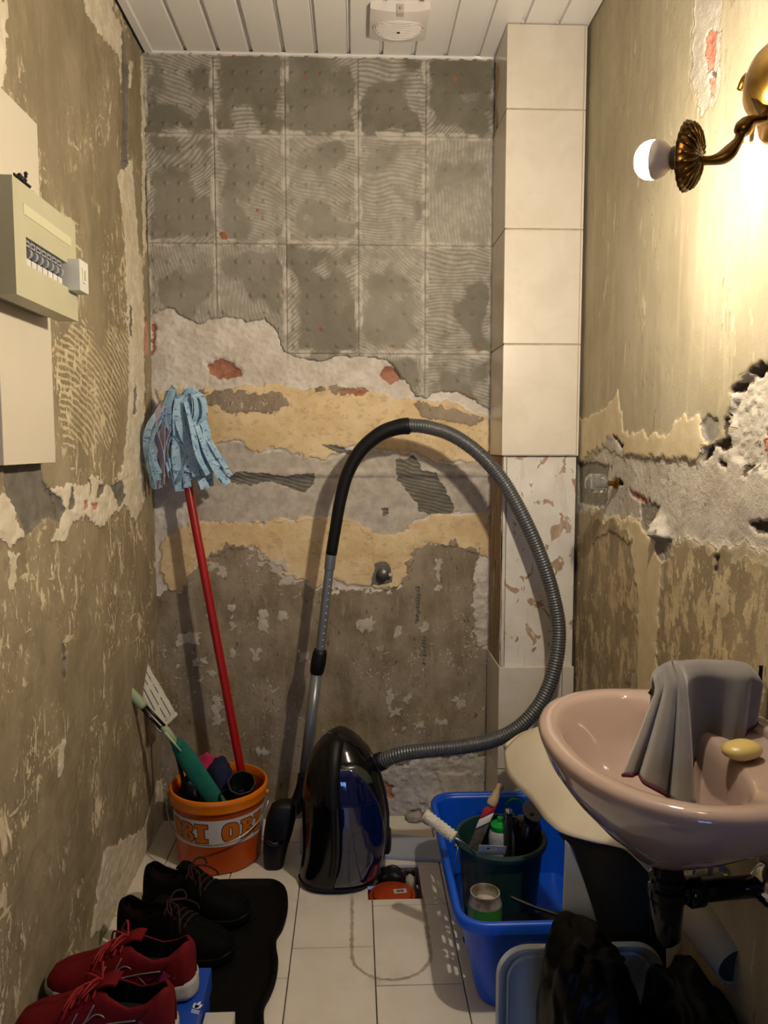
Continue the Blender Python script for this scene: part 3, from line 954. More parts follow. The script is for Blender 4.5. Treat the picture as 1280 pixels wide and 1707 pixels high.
# bare section: wooden corner strip, paint edge
z1, z0 = zt[4], aY(840, 1112, PY).z
slab(PX + 0.004, PX + 0.0125, PY + 0.016, D - 0.004, z0, z1 - 0.002, 'wood_strip', wood, b=0)
slab(PX + 0.006, PX + 0.013, PY + 0.006, PY + 0.016, z0, z1 - 0.002, 'corner_bead', mat('white_corner_bead', '#d0cabf', 0.6, c2='#b7ad9e', ns=20), b=0)
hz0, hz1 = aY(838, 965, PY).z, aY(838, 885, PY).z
MB().prism([(PX + 0.0052, PY + 0.004 + a, z) for a, z in [(0, hz0), (0.007, hz0 + 0.03), (0.012, hz0 + 0.05), (0.012, hz1 - 0.02), (0.004, hz1), (0.0, hz1 - 0.02)]], (-0.0004, 0, 0)).build('gap_shade', mat('gap_shade', '#15120f', 0.95), pillar, smooth=False)  # flat dark plate, the shade in the gap painted on
slab(PX + 0.0155, PX + 0.017, PY + 0.0112, PY + 0.0122, z0, z1 - 0.004, 'crack', mat('crack_dark', '#3b3128', 0.9), b=0)
# lower tiles
g = 0.0015
for a, b in [(z0, z0 - 0.297), (z0 - 0.297, 0.0)]:
    slab(PX, aY(936, 1150, PY).x, PY, PY + 0.0115, max(b, 0) + g, a - g)
    slab(aY(937, 1150, PY).x, XR - 0.009, PY, PY + 0.0115, max(b, 0) + g, a - g)
    slab(PX, PX + 0.0115, PY + 0.012, D - 0.004, max(b, 0) + g, a - g)

# ------------------------------------------------------------------ wall lamp with two arms (its bulbs are the room's light)
brass = mat('aged_brass', '#6e5127', 0.32, 1.0, c2='#3c2c18', ns=35, amt=0.6, bs=80, bstr=0.25)
brightb = mat('polished_brass', '#c9a052', 0.22, 1.0, c2='#a47c36', ns=25, bs=60, bstr=0.15)


def emis(name, c, s):
    t = NT(name)
    t.out('#ffffff', 0.4, Emission_Color=c + (1,), Emission_Strength=s)
    return t.m


frost = mat('bulb_plastic_collar', '#c8c2ba', 0.5)
lamp = empty('wall_lamp', (XR - 0.004, 1.12, 1.665), 'brass two-arm wall lamp with lit round bulbs on the right wall', 'lamp')
LC = Vector((XR - 0.006, 1.125, 1.668))
# back plate: stacked shell with scrolled rim
pl = MB()
rings = []
for s_, hx in [(1.0, 0.0), (1.0, 0.006), (0.93, 0.014), (0.80, 0.018), (0.74, 0.030), (0.55, 0.044), (0.30, 0.052), (0.08, 0.054)]:
    rings.append([(LC.x - hx, LC.y + 0.082 * s_ * math.cos(a) * (1 + (0.10 * math.cos(6 * a) if s_ > 0.85 else 0)), LC.z + 0.074 * s_ * math.sin(a) * (1 + (0.10 * math.cos(6 * a) if s_ > 0.85 else 0))) for a in [2 * PI * i / 72 for i in range(72)]])
pl.loft(rings)
pl.build('back_plate', brightb, lamp)
for a in (0.35, 2.6, 3.6, 5.8):
    c = LC + Vector((-0.014, 0.088 * math.cos(a), 0.08 * math.sin(a)))
    pts = [c + Vector((-0.004, (0.023 - 0.0032 * i) * math.cos(0.75 * i + a), (0.023 - 0.0032 * i) * math.sin(0.75 * i + a))) for i in range(7)]
    MB().tube(spline(pts, 5), 0.0060, 8).build('scroll', brightb, lamp)
for s_, pw_ in ((1, BULB1), (-1, BULB2)):
    if s_ == 1:
        tip = aY(1136, 262, 1.10)
        ax = Vector((-0.76, 0.64, 0.12)).normalized()
        way = [LC + Vector((-0.045, 0.01, -0.005)), aY(1276, 192, 1.11), aY(1250, 202, 1.10), aY(1238, 214, 1.10), aY(1228, 238, 1.10), aY(1205, 262, 1.10), aY(1170, 268, 1.10), tip]
    else:
        ax = Vector((-0.80, -0.58, 0.13)).normalized()
        way = [Vector((p.x + 0.080 * i_ / 7, 2 * LC.y - p.y - 0.235 * i_ / 7, p.z)) for i_, p in enumerate(way)]
        tip = way[-1]
    MB().tube(spline(way, 6), [0.0085 + 0.0022 * math.sin(i * 0.5) for i in range(len(spline(way, 6)))], 10).build('arm', brass, lamp)
    MB().lathe([(0.001, -0.010), (0.009, -0.008), (0.012, 0), (0.009, 0.008), (0.001, 0.010)], way[3], ax=(0, 0.5, 1), seg=16).build('knuckle', brass, lamp)
    c = tip - ax * 0.022
    sh = MB()
    sh.lathe([(0.010, -0.004), (0.026, -0.001), (0.040, 0.006), (0.045, 0.012), (0.0465, 0.016), (0.044, 0.016), (0.030, 0.009), (0.012, 0.006)], c, ax, 96,
             wob=lambda a, h: 1 + (0.02 * math.cos(24 * a) if h > -0.003 else 0))
    shade = sh.build('drip_shell', brass, lamp)
    for q in range(22):
        a = 2 * PI * q / 22
        t1 = Vector((0, 0, 1))
        e1 = (t1 - ax * t1.dot(ax)).normalized()
        e2 = ax.cross(e1)
        dr = e1 * math.cos(a) + e2 * math.sin(a)
        MB().tube([c + dr * r_ + ax * (h_ - 0.0015) for r_, h_ in [(0.012, -0.002), (0.026, 0.0), (0.036, 0.0045), (0.043, 0.010)]], [0.0012, 0.0020, 0.0026, 0.0022], 6).build('flute', brass, shade)
    MB().lathe([(0.012, 0.004), (0.0155, 0.005), (0.0155, 0.034), (0.012, 0.036)], c, ax, 24).build('bulb_socket', mat('dark_socket', '#3a2c22', 0.5), lamp)
    MB().lathe([(0.012, 0.034), (0.016, 0.040), (0.023, 0.047), (0.0262, 0.056), (0.0265, 0.060)], c, ax, 32, cap1=False).build('bulb_collar', frost, lamp)
    b = MB().lathe([(0.0265, 0.060), (0.0265, 0.066), (0.025, 0.073), (0.0215, 0.079), (0.0155, 0.084), (0.008, 0.087), (0.001, 0.088)], c, ax, 32, cap0=False)
    b.build('bulb_dome', emis('bulb_glow' if s_ == 1 else 'bulb_glow_warm', (1.0, 0.87, 0.69) if s_ == 1 else (1.0, 0.76, 0.44), pw_), lamp)
cable = mat('black_cable', '#0c0b0b', 0.5)
for q in (0, 1):
    MB().tube(spline([LC + Vector((-0.004, 0.03 + 0.01 * q, 0.07)), aX(1262 + 5 * q, 130, XR - 0.01), aX(1272 + 4 * q, 112, XR - 0.012), aX(1296, 92, XR - 0.004)], 8), 0.0016, 6).build('cable', cable, lamp)


# ------------------------------------------------------------------ orange bucket
plast_or = mat('orange_plastic', '#b84c06', 0.38, c2='#ad4505', ns=4, Specular_IOR_Level=0.4)
plast_rim = mat('orange_rim_plastic', '#e07a0c', 0.32, c2='#d56f08', ns=4)
lab_white = mat('label_white', '#c9c0c0', 0.5, c2='#bdb4b6', ns=6)
lab_or = mat('label_orange', '#b9620f', 0.5)
lab_dk = mat('label_outline', '#2a140a', 0.5)
steel = mat('galvanised_wire', '#b5b3ae', 0.3, 1.0, c2='#8e8c88', ns=60)
BC = Vector((-0.381, 2.098, 0.001))
bucket = empty('bucket', BC, 'orange plastic bucket with white lettered band and wire handle holding the mop', 'bucket')
rb = lambda z: 0.114 + (0.1285 - 0.114) * z / 0.20
MB().lathe([(0.02, 0.0), (rb(0) - 0.004, 0.0), (rb(0), 0.004), (rb(0.175), 0.175), (rb(0.176) + 0.002, 0.180), (rb(.19) + 0.001, 0.19), (rb(.19) - 0.002, 0.19), (rb(0.01) - 0.003, 0.006), (0.01, 0.005)], BC, seg=64).build('body', plast_or, bucket, auto=40)
MB().lathe([(0.1285, 0.180), (0.1335, 0.178), (0.1345, 0.184), (0.1345, 0.196), (0.1360, 0.199), (0.1360, 0.206), (0.1335, 0.211), (0.1290, 0.212), (0.1265, 0.208), (0.126, 0.188)], BC, seg=64, cap0=False, cap1=False).build('rim', plast_rim, bucket, auto=50)
ZL0, ZL1 = 0.083, 0.158
MB().lathe([(rb(ZL0) + 0.0006, ZL0), (rb(ZL1) + 0.0006, ZL1)], BC, seg=72, cap0=False, cap1=False).build('label_band', lab_white, bucket)


def on_bucket(s, t, h):
    """s metres along the band (0 faces the room), t height, h proud"""
    z = ZL0 + t
    r = rb(z) + h
    a = s / 0.124 - PI / 2
    return (BC.x + r * math.cos(a), BC.y + r * math.sin(a), BC.z + z)


def glyph_quads(ch, ex):
    """quads in letter space 0..w x 0..h (metres), grown by ex"""
    H = 0.052
    Q = []

    def R(x0, y0, x1, y1, n=4):
        x0 -= ex; y0 -= ex; x1 += ex; y1 += ex
        for i in range(n):
            a, b = x0 + (x1 - x0) * i / n, x0 + (x1 - x0) * (i + 1) / n
            Q.append([(a, y0), (b, y0), (b, y1), (a, y1)])

    def ring(cx, cy, rx, ry, ix, iy, a0, a1, n=24):
        for i in range(n):
            A, B = a0 + (a1 - a0) * i / n, a0 + (a1 - a0) * (i + 1) / n
            f = lambda a, X, Y: (cx + X * math.copysign(abs(math.cos(a)) ** 0.75, math.cos(a)), cy + Y * math.copysign(abs(math.sin(a)) ** 0.75, math.sin(a)))
            Q.append([f(A, max(ix - ex, 0.001), max(iy - ex, 0.001)), f(B, max(ix - ex, 0.001), max(iy - ex, 0.001)), f(B, rx + ex, ry + ex), f(A, rx + ex, ry + ex)])
    if ch == 'I':
        R(0.0095, 0.006, 0.0265, H - 0.006)
        R(0, 0, 0.036, 0.011)
        R(0, H - 0.011, 0.036, H)
    elif ch == 'O':
        ring(0.023, H / 2, 0.023, H / 2, 0.005, 0.014, 0, 2 * PI, 32)
    elif ch == 'B':
        R(0.005, 0.004, 0.018, H - 0.004)
        R(0, 0, 0.020, 0.010)
        R(0, H - 0.010, 0.020, H)
        ring(0.018, H * 0.26, 0.021, H * 0.26, 0.006, 0.006, -PI / 2, PI / 2)
        ring(0.018, H * 0.76, 0.019, H * 0.24, 0.005, 0.005, -PI / 2, PI / 2)
    return Q


text = [('O', -0.150), ('B', -0.101), ('I', -0.058), ('O', 0.016), ('B', 0.068), ('I', 0.112)]
for ch, s0 in text:
    for ex, h, mt, nm in ((0.0022, 0.0010, lab_dk, 'letter_outline'), (0.0, 0.0014, lab_or, 'letter')):
        m = MB()
        for q in glyph_quads(ch, ex):
            m.add([on_bucket(s0 + x + 0.012, 0.012 + y, h) for x, y in q], [(0, 1, 2, 3)])
        m.build(nm, mt, bucket, smooth=False)
hp = [Vector((BC.x - 0.1365, BC.y - 0.02, BC.z + 0.186))] + [BC + Vector((0.142 * math.sin(a), -0.142 * math.cos(a), 0.186 - 0.086 * math.cos(a) ** 0.8)) for a in np.linspace(-1.35, 1.35, 9)] + [Vector((BC.x + 0.1365, BC.y - 0.02, BC.z + 0.186))]
MB().tube(spline(hp, 6), 0.0019, 8).build('wire_handle', steel, bucket)
for s_ in (-1, 1):
    MB().lathe([(0.001, -0.004), (0.007, -0.003), (0.007, 0.004), (0.001, 0.005)], (BC.x + s_ * 0.136, BC.y - 0.02, BC.z + 0.188), (s_, 0, 0), 16).build('handle_ear', plast_rim, bucket)


# crumpled things inside the bucket
def lump(name, c, size, mt, label=None, cat=None, parent=None, seed=0, rough=0.25, freq=1.6, sub=4, rot=0.0, sq=1.0, flatbase=None):
    bm = bmesh.new()
    bmesh.ops.create_icosphere(bm, subdivisions=sub, radius=1)
    rs = random.Random(seed)
    off = Vector((rs.random() * 50, rs.random() * 50, rs.random() * 50))
    from mathutils import noise as mn
    for v in bm.verts:
        d = v.co.normalized()
        k = 1 + rough * (abs(mn.noise(d * freq + off)) * 1.6 - 0.4) + rough * 0.45 * (0.5 - abs(mn.noise(d * freq * 3 + off)))
        p = Vector([math.copysign(abs(q) ** sq, q) for q in d]) * k
        p = Vector((p.x * size[0], p.y * size[1], p.z * size[2]))
        p = Matrix.Rotation(rot, 3, 'Z') @ p
        v.co = p + Vector(c)
        if flatbase is not None and v.co.z < flatbase: v.co.z = flatbase
    m = MB().bm(bm)
    o = m.build(name, mt, parent)
    if label: tag(o, label, cat)
    return o


blackp = mat('black_glossy_plastic', '#0d0e0f', 0.22, c2='#15171a', ns=12)
blackbag = mat('black_bag_film', '#030304', 0.42, c2='#050508', ns=20, bs=25, bstr=0.4, bd=0.004, Specular_IOR_Level=0.12)
pinkc = mat('pink_microfibre', '#c02858', 0.95, c2='#a51f4a', ns=40, bs=180)
navyc = mat('navy_cloth', '#141a3c', 0.9, c2='#0e1230', ns=40, bs=150)
lump('plastic_bag', (BC.x - 0.066, BC.y - 0.040, 0.165), (0.040, 0.042, 0.085), blackbag, 'black glossy plastic bag stuffed in the left of the orange bucket', 'bag', seed=3, sub=4)
lump('cleaning_cloth', (BC.x - 0.002, BC.y + 0.030, 0.205), (0.036, 0.030, 0.060), navyc, 'dark navy cleaning cloth bunched in the middle of the orange bucket', 'cloth', seed=9, sub=4)
lump('cleaning_cloth', (BC.x - 0.045, BC.y + 0.062, 0.200), (0.042, 0.030, 0.066), pinkc, 'bright pink cleaning cloth peeking out of the orange bucket', 'cloth', seed=6, sub=4)
# black moulded pots lying in the bucket
m = MB()
m.lathe([(0.010, 0.0), (0.030, 0.0), (0.034, 0.05), (0.037, 0.052), (0.037, 0.062), (0.033, 0.062), (0.028, 0.01)], (BC.x + 0.030, BC.y - 0.052, 0.135), (0.30, -0.15, 1.0), 28, wob=lambda a, h: 1 + 0.03 * math.cos(8 * a))
tag(m.build('plastic_pot', blackp, auto=40), 'small black plastic pot beside the green sleeve in the orange bucket', 'pot')
m = MB()
m.lathe([(0.010, 0.0), (0.028, 0.0), (0.034, 0.07), (0.038, 0.072), (0.038, 0.084), (0.034, 0.084), (0.027, 0.01)], (BC.x + 0.060, BC.y + 0.014, 0.150), (0.10, -0.55, 0.9), 28, wob=lambda a, h: 1 + 0.03 * math.cos(8 * a))
tag(m.build('plastic_pot', mat('dark_green_plastic', '#141a17', 0.25, c2='#1e2622', ns=12), auto=40), 'dark ribbed plastic pot at the right of the orange bucket, below the mop handle', 'pot')

# ------------------------------------------------------------------ mop standing head up in the bucket
redm = mat('red_lacquered_tube', '#a30d0c', 0.33, c2='#8f0a0a', ns=8)
mopb = NT('blue_mop_strip')
_o = mopb.obj()
_n = mopb.noise(45, 3, 0.6, vec=_o)
_c = mopb.mix(mopb.step(_n, 0.35, 0.65), '#8caec4', '#a6c3d3')
_p = mopb.step(mopb.noise((55, 55, 85), 2, 0.4, 1.5, vec=_o), 0.60, 0.64)
_c = mopb.mix(mopb.math('MULTIPLY', _p, 0.75), _c, '#33538c')
mopb.out(_c, 0.92)
mopb.bump(mopb.noise(400, 2, vec=_o), 0.3, 0.001)
MOPB = mopb.m
mopd = NT('white_strip_red_dots')
_v = mopd.new('ShaderNodeTexVoronoi')
mopd.set(_v.inputs['Vector'], mopd.scaled(mopd.obj(), 120))
_v.inputs['Randomness'].default_value = 0.35
_c = mopd.mix(mopd.step(_v.outputs['Distance'], 0.30, 0.36), '#8f1226', '#c3bccb')
mopd.out(_c, 0.9)
mh0, mh1, mh2 = aY(402, 1285, 2.145), aY(318, 836, 2.205), aY(300, 725, 2.222)
mop_b = mh0 + (mh0 - mh1).normalized() * 0.17
mop = empty('mop', mop_b, 'string mop with red handle and pale blue strips standing head up in the bucket', 'mop')
MB().tube([mop_b, mh0, mh1, mh2], 0.0122, 20).build('handle', redm, mop, auto=40)
MB().lathe([(0.012, -0.03), (0.020, -0.02), (0.030, 0.0), (0.026, 0.03), (0.006, 0.036)], mh2, (mh2 - mh1), 24).build('socket', mat('blue_mop_socket', '#3c5c86', 0.5), mop)


def ribbon(path, out_dir, w, mt, name, parent, th=0.0012, twist=0.0):
    P = resample(spline(path, 8), 0.006)
    n = len(P)
    A, B = [], []
    for i, p in enumerate(P):
        T = (P[min(i + 1, n - 1)] - P[max(i - 1, 0)]).normalized()
        O = Vector(out_dir)
        W = T.cross(O)
        if W.length < 0.1: W = T.cross(Vector((0.2, 0.3, 1)))
        W = Matrix.Rotation(twist * i / n, 3, T) @ W.normalized()
        A.append(p - W * w / 2)
        B.append(p + W * w / 2)
    m = MB()
    m.loft([A, B], False, False, closed=False)
    return m.build(name, mt, parent, solid=th, smooth=False)


S = mh2
rs = random.Random(21)
for i in range(58):
    ph = rs.uniform(-1, 1)
    fr = rs.random()                       # 0 back, 1 front
    top = i >= 40
    rise = rs.uniform(0.03, 0.095) if not top else rs.uniform(0.085, 0.13)
    dyf = -0.010 - 0.065 * fr
    if top:                                # folded loops on the crown
        e = Vector((ph * 0.055 + 0.012, dyf * 0.8, rs.uniform(-0.03, 0.04)))
        path = [S + Vector((ph * 0.02, dyf * 0.4, 0.0)), S + Vector((ph * 0.035, dyf * 0.6, rise * 0.7)), S + Vector((ph * 0.055 + 0.02, dyf * 0.8, rise)), S + Vector((ph * 0.075 + 0.015, dyf * 0.95, rise * 0.55)), S + e]
    else:
        ex = ph * 0.100 + 0.018 + 0.045 * max(ph, 0) + rs.uniform(-0.02, 0.02)
        ez = -rs.uniform(0.085, 0.165)
        if i < 5: ez = -0.150
        path = [S + Vector((ph * 0.015, dyf * 0.3, 0.02)), S + Vector((ph * 0.045, dyf * 0.7, rise)), S + Vector((ph * 0.078 + 0.008 + rs.uniform(-0.02, 0.02), dyf * 1.05, rise * 0.3)),
                S + Vector((ph * 0.092 + 0.012 + rs.uniform(-0.022, 0.022), dyf * 1.15 + rs.uniform(-0.012, 0.012), -0.05)), S + Vector((ex, dyf * 1.1 - 0.004, ez))]
    for p in path:
        p.x = max(p.x, XL + 0.016 + 0.01 * rs.random())
        p.y = min(p.y, D - 0.02)
    dots = (not top) and -0.75 < ph < -0.1 and fr > 0.3 and i % 2 == 0
    ribbon(path, (ph * 0.8, -1, 0.15), rs.uniform(0.019, 0.028), mopd.m if dots else MOPB, 'strip', mop, twist=rs.uniform(-0.9, 0.9))

# ------------------------------------------------------------------ pale green duster with teal sleeve, and a flat pad behind it
pgreen = mat('pale_green_plastic', '#9fae86', 0.4, c2='#95a47c', ns=10)
brownm = mat('brown_metal_neck', '#2a221c', 0.25, 0.8, c2='#4a4038', ns=30)
teal = mat('teal_microfibre', '#0a6b57', 0.9, c2='#085a4b', ns=30, bs=220, bstr=0.4)
q0, q1, q2, q3 = aY(201, 1137, 2.02), aY(240, 1178, 2.03), aY(272, 1212, 2.04), aY(300, 1246, 2.045)
q4 = aY(360, 1338, 2.045)
q5 = q4 + (q4 - q3) * 0.45
dust = empty('duster', q5, 'duster with pale green handle and teal fabric sleeve leaning in the bucket', 'duster')
dv = (q1 - q0).normalized()
MB().tube([q0 - dv * 0.004, q0, q0 + dv * 0.02, q1 - dv * 0.01, q1], [0.008, 0.0125, 0.0135, 0.0135, 0.012], 18).build('handle', pgreen, dust)
MB().lathe([(0.0045, 0.0), (0.008, 0.001), (0.0095, -0.004), (0.006, -0.006)], q0 - dv * 0.006, -dv, 18).build('hanging_hole', mat('dark_hole', '#20261a', 0.8), dust)
for s_ in (-1, 1):
    o_ = Vector((0.0045 * s_, -0.003, 0.0045 * s_))
    MB().tube([q1 + o_, q2 + o_], 0.0042, 10).build('neck_rod', brownm, dust)
MB().tube([q2 - dv * 0.004, q2 + dv * 0.01, q3], [0.0085, 0.0115, 0.006], 14).build('collar', pgreen, dust)
ex = [q3 - (q4 - q3).normalized() * 0.026, q3, q3.lerp(q4, 0.25), q3.lerp(q4, 0.6), q4, q5]
MB().tube(spline(ex, 6), [r for r in np.interp(np.linspace(0, 1, 31), [0, 0.15, 0.4, 0.7, 0.95, 1], [0.010, 0.020, 0.0265, 0.0270, 0.0250, 0.012])], 20, flat=0.55).build('sleeve', teal, dust)
MB().tube([q2 + dv * 0.012 + Vector((0, -0.014, 0)), q3 + dv * 0.004 + Vector((0.004, -0.018, 0))], [0.004, 0.0022], 8).build('clip', mat('pale_clip', '#b7c2a4', 0.35), dust)

padm = NT('white_pad_grey_stripes')
_w = padm.attr('st')
_n = padm.noise(120, 3)
_s = padm.math('SINE', padm.math('MULTIPLY', _w, 2 * PI * 4.0))
_m = padm.math('MULTIPLY', padm.step(_s, 0.72, 0.9), padm.step(padm.noise((50, 50, 50), 2), 0.42, 0.5))
padm.out(padm.mix(_m, padm.mix(_n, '#b9b4a6', '#cfcabd'), '#4c5663'), 0.95)
padm.bump(padm.noise(260, 3), 0.6, 0.002)
P00, P10, P11, P01 = aY(243, 1106, 2.19), aY(292, 1190, 2.16), aY(263, 1219, 2.10), aY(222, 1136, 2.14)
pad = empty('flat_duster', aY(300, 1300, 2.09), 'white fleecy flat pad with grey stripes leaning behind the green duster', 'duster')
nu, nv = 14, 24
pn = (P10 - P00).cross(P01 - P00).normalized()
if pn.y > 0: pn = -pn
vs_, st_ = [], []
for i in range(nu):
    for j in range(nv):
        a, b = i / (nu - 1), j / (nv - 1)
        p = P00.lerp(P01, a).lerp(P10.lerp(P11, a), b)
        e = min(a, 1 - a, b * 1.5, (1 - b) * 1.5)
        p = p + pn * (0.009 * min(1, e / 0.12) ** 0.5)
        vs_.append(p)
        st_.append(a)
fs_ = [(i * nv + j, (i + 1) * nv + j, (i + 1) * nv + j + 1, i * nv + j + 1) for i in range(nu - 1) for j in range(nv - 1)]
me = bpy.data.meshes.new('pad')
me.from_pydata([tuple(v) for v in vs_], [], fs_)
at = me.attributes.new('st', 'FLOAT', 'POINT')
at.data.foreach_set('value', np.array(st_, np.float32))
po = link('pad', me, padm.m, pad, True)
mo = po.modifiers.new('solid', 'SOLIDIFY')
mo.thickness = 0.010
mo.offset = 0
for a, b in ((P10, P11), (P00, P01)):
    MB().tube([a.lerp(b, k_ / 8) + pn * 0.004 for k_ in range(9)], [0.0075 + 0.0012 * (k_ % 2) for k_ in range(9)], 10).build('fleece_edge', padm.m, pad)
MB().tube([P10.lerp(P11, 0.5) - pn * 0.004, aY(296, 1262, 2.105), aY(312, 1330, 2.09)], 0.006, 10).build('stem', brownm, pad)

# ------------------------------------------------------------------ upright canister vacuum cleaner
vblack = mat('vacuum_black_gloss', '#050506', 0.16, c2='#0b0c0e', ns=6, Specular_IOR_Level=0.4)
vmatte = mat('vacuum_black_matte', '#070708', 0.5, c2='#0a0a0b', ns=20, Specular_IOR_Level=0.3)
vblue = mat('vacuum_midnight_blue', '#07103a', 0.07, c2='#050c30', ns=4, Coat_Weight=1.0, Coat_Roughness=0.03)
hosem = mat('grey_metallic_hose', '#66686a', 0.32, 0.55, c2='#595b5d', ns=20)
tubem = mat('grey_painted_tube', '#777a7d', 0.33, 0.45, c2='#6e7174', ns=15)
trimm = mat('silver_trim', '#3c4044', 0.3, 0.8)
vac = empty('vacuum_cleaner', (-0.035, 1.98, 0.001), 'black canister vacuum cleaner with dark blue lid standing on end, hose looped up', 'vacuum')
ys = [1503, 1497, 1480, 1450, 1420, 1380, 1340, 1300, 1275, 1258, 1246, 1240]
xl = [502, 498, 500, 503, 503, 503, 505, 511, 522, 534, 547, 558]
xr = [612, 622, 632, 642, 647, 647, 641, 630, 616, 602, 588, 576]
zz = [0.002 + (1503 - y) / 263 * 0.392 for y in ys]
XLs = [aY(a, 1400, 1.965).x for a in xl]
XRs = [aY(a, 1400, 1.965).x for a in xr]
YF = [1.890, 1.884, 1.878, 1.872, 1.868, 1.866, 1.870, 1.884, 1.902, 1.922, 1.945, 1.970]
YK = [2.010, 2.030, 2.060, 2.080, 2.090, 2.095, 2.088, 2.078, 2.066, 2.054, 2.040, 2.025]


def vS(a, z, off=0.0):
    """surface of the body: a angle (-90 deg faces the room), z height"""
    l, r, f, b = [np.interp(z, zz, q) for q in (XLs, XRs, YF, YK)]
    cx, cy = (l + r) / 2, f + (b - f) * 0.55
    hw = (r - l) / 2 + off
    hd = (cy - f if math.sin(a) < 0 else b - cy) + off
    c, s_ = math.cos(a), math.sin(a)
    return Vector((cx + hw * math.copysign(abs(c) ** 0.78, c), cy + hd * math.copysign(abs(s_) ** 0.85, s_), z))


zr = list(np.linspace(zz[0], 0.33, 20)) + list(np.linspace(0.337, zz[-1], 16))
MB().loft([[vS(2 * PI * i / 64, z) for i in range(64)] for z in zr]).build('body', vblack, vac)
rad = math.radians


def patch(a0, a1, z0, z1, off, name, mt, n=26, k=40, edge=0.0, th=0.003, par=vac):
    """a panel lying on the body; a0/a1 are functions of z"""
    def fn(u, v):
        z = z0 + (z1 - z0) * v
        A0, A1 = a0(z), a1(z)
        a = A0 + (A1 - A0) * u
        e = min(u, 1 - u, v, 1 - v)
        return vS(a, z, off * min(1.0, e / 0.04 + 0.0) if e < 0.04 else off)
    return MB().grid(fn, n, k).build(name, mt, par, solid=th, off=-1)


lid = patch(lambda z: rad(-93), lambda z: rad(-93) + rad(62) * math.sqrt(max(0.0, 1 - (max(z - 0.05, 0) / 0.285) ** 2.2)) + 0.01, 0.022, 0.333, 0.0035, 'lid', vblue)
patch(lambda z: rad(-93) + rad(2), lambda z: rad(-93) + rad(12) + rad(40) * math.sqrt(max(0.0, 1 - ((z - 0.285) / 0.055) ** 2)), 0.285, 0.338, 0.0045, 'window_panel', mat('smoked_panel', '#3d443c', 0.25, c2='#2c322c', ns=10), par=lid, n=12, k=14)
# carrying ridge down the middle, side trim line, bumper, wheel
MB().tube([vS(rad(-99), z, 0.001) for z in np.linspace(0.05, 0.386, 30)], [0.006 + 0.010 * (z > 0.24) for z in np.linspace(0.05, 0.386, 30)], 12, flat=1.2).build('carry_ridge', vmatte, vac)
tl = [vS(rad(-93) + rad(64) * math.sqrt(max(0.0, 1 - (max(z - 0.05, 0) / 0.290) ** 2.2)), z, 0.0015) for z in np.linspace(0.012, 0.338, 60)]
MB().tube(tl, 0.0018, 6).build('trim_line', trimm, vac)
MB().tube([vS(rad(a), 0.014, -0.003) for a in range(-175, -5, 6)], 0.006, 10).build('bumper', vmatte, vac)
wc = aY(645, 1400, 1.99)
MB().lathe([(0.004, 0.010), (0.030, 0.009), (0.036, 0.004), (0.036, -0.016), (0.01, -0.018)], wc, (1, -0.15, 0.05), 32).build('wheel', vmatte, vac)
MB().tube([vS(rad(-12), z, 0.001) for z in np.linspace(0.06, 0.34, 24)], 0.004, 8).build('side_seam', trimm, vac)
# hose
hp = [(628, 1272, 1.985), (668, 1257, 1.96), (720, 1250, 1.945), (770, 1245, 1.94), (825, 1233, 1.94), (870, 1208, 1.945), (905, 1165, 1.955), (925, 1110, 1.975), (931, 1050, 2.0), (921, 990, 2.02), (902, 930, 2.03),
      (876, 870, 2.045), (840, 805, 2.075), (800, 758, 2.10), (755, 726, 2.12), (712, 712, 2.13), (680, 709, 2.135)]
H = resample(spline([aY(*p) for p in hp], 10), 0.00125)
# keep the lower run from bunching; rounded ridges every 7.5 mm
MB().tube(H, [0.0178 + 0.0022 * abs(math.cos(i * 0.00125 / 0.0075 * PI)) for i in range(len(H))], 18).build('hose', hosem, vac)
d0 = (H[30] - H[0]).normalized()
MB().tube([H[0] - d0 * 0.045, H[0] - d0 * 0.03, H[0] + d0 * 0.002, H[0] + d0 * 0.018, H[0] + d0 * 0.022], [0.026, 0.024, 0.0245, 0.0245, 0.022], 24).build('hose_connector', vmatte, vac)
# bent handle
hh = spline([aY(684, 710, 2.135), aY(664, 712, 2.138), aY(634, 723, 2.142), aY(602, 750, 2.148), aY(580, 788, 2.152), aY(568, 830, 2.155), aY(560, 875, 2.157), aY(552, 924, 2.16)], 8)
n_ = len(hh)
MB().tube(hh, [np.interp(i / (n_ - 1), [0, 0.02, 0.2, 0.5, 0.8, 1], [0.018, 0.0235, 0.0215, 0.0185, 0.0168, 0.0160]) for i in range(n_)], 24).build('handle', vmatte, vac)
t0, t1, t2, t3 = aY(552, 922, 2.16), aY(533, 1090, 2.15), aY(528, 1120, 2.148), aY(506, 1305, 2.13)
MB().tube([t0, t0.lerp(t1, 0.16), t0.lerp(t1, 0.165), t1], [0.0152, 0.0152, 0.0128, 0.0128], 24).build('upper_tube', tubem, vac, auto=30)
m = MB()
for k_ in range(11):
    p = t0.lerp(t1, 0.26 + 0.066 * k_)
    m = MB().lathe([(0.0005, 0.0012), (0.0024, 0.001), (0.0028, 0.0)], p + Vector((0.0055, -0.0118, 0)), (0.42, -0.9, 0), 10)
    m.build('lock_hole', mat('bright_dimple', '#c9cbcc', 0.2, 0.6) if k_ == 0 else bpy.data.materials['bright_dimple'], vac)
MB().tube([t1.lerp(t2, -0.25), t1.lerp(t2, 0.0), t1.lerp(t2, 0.5), t2, t2.lerp(t3, 0.02)], [0.0175, 0.0205, 0.0215, 0.0200, 0.0165], 24).build('slide_lock', vmatte, vac)
MB().tube([t2, t3], 0.0160, 24).build('lower_tube', tubem, vac)
el = [aY(508, 1290, 2.132), aY(504, 1316, 2.125), aY(494, 1342, 2.11), aY(474, 1354, 2.08)]
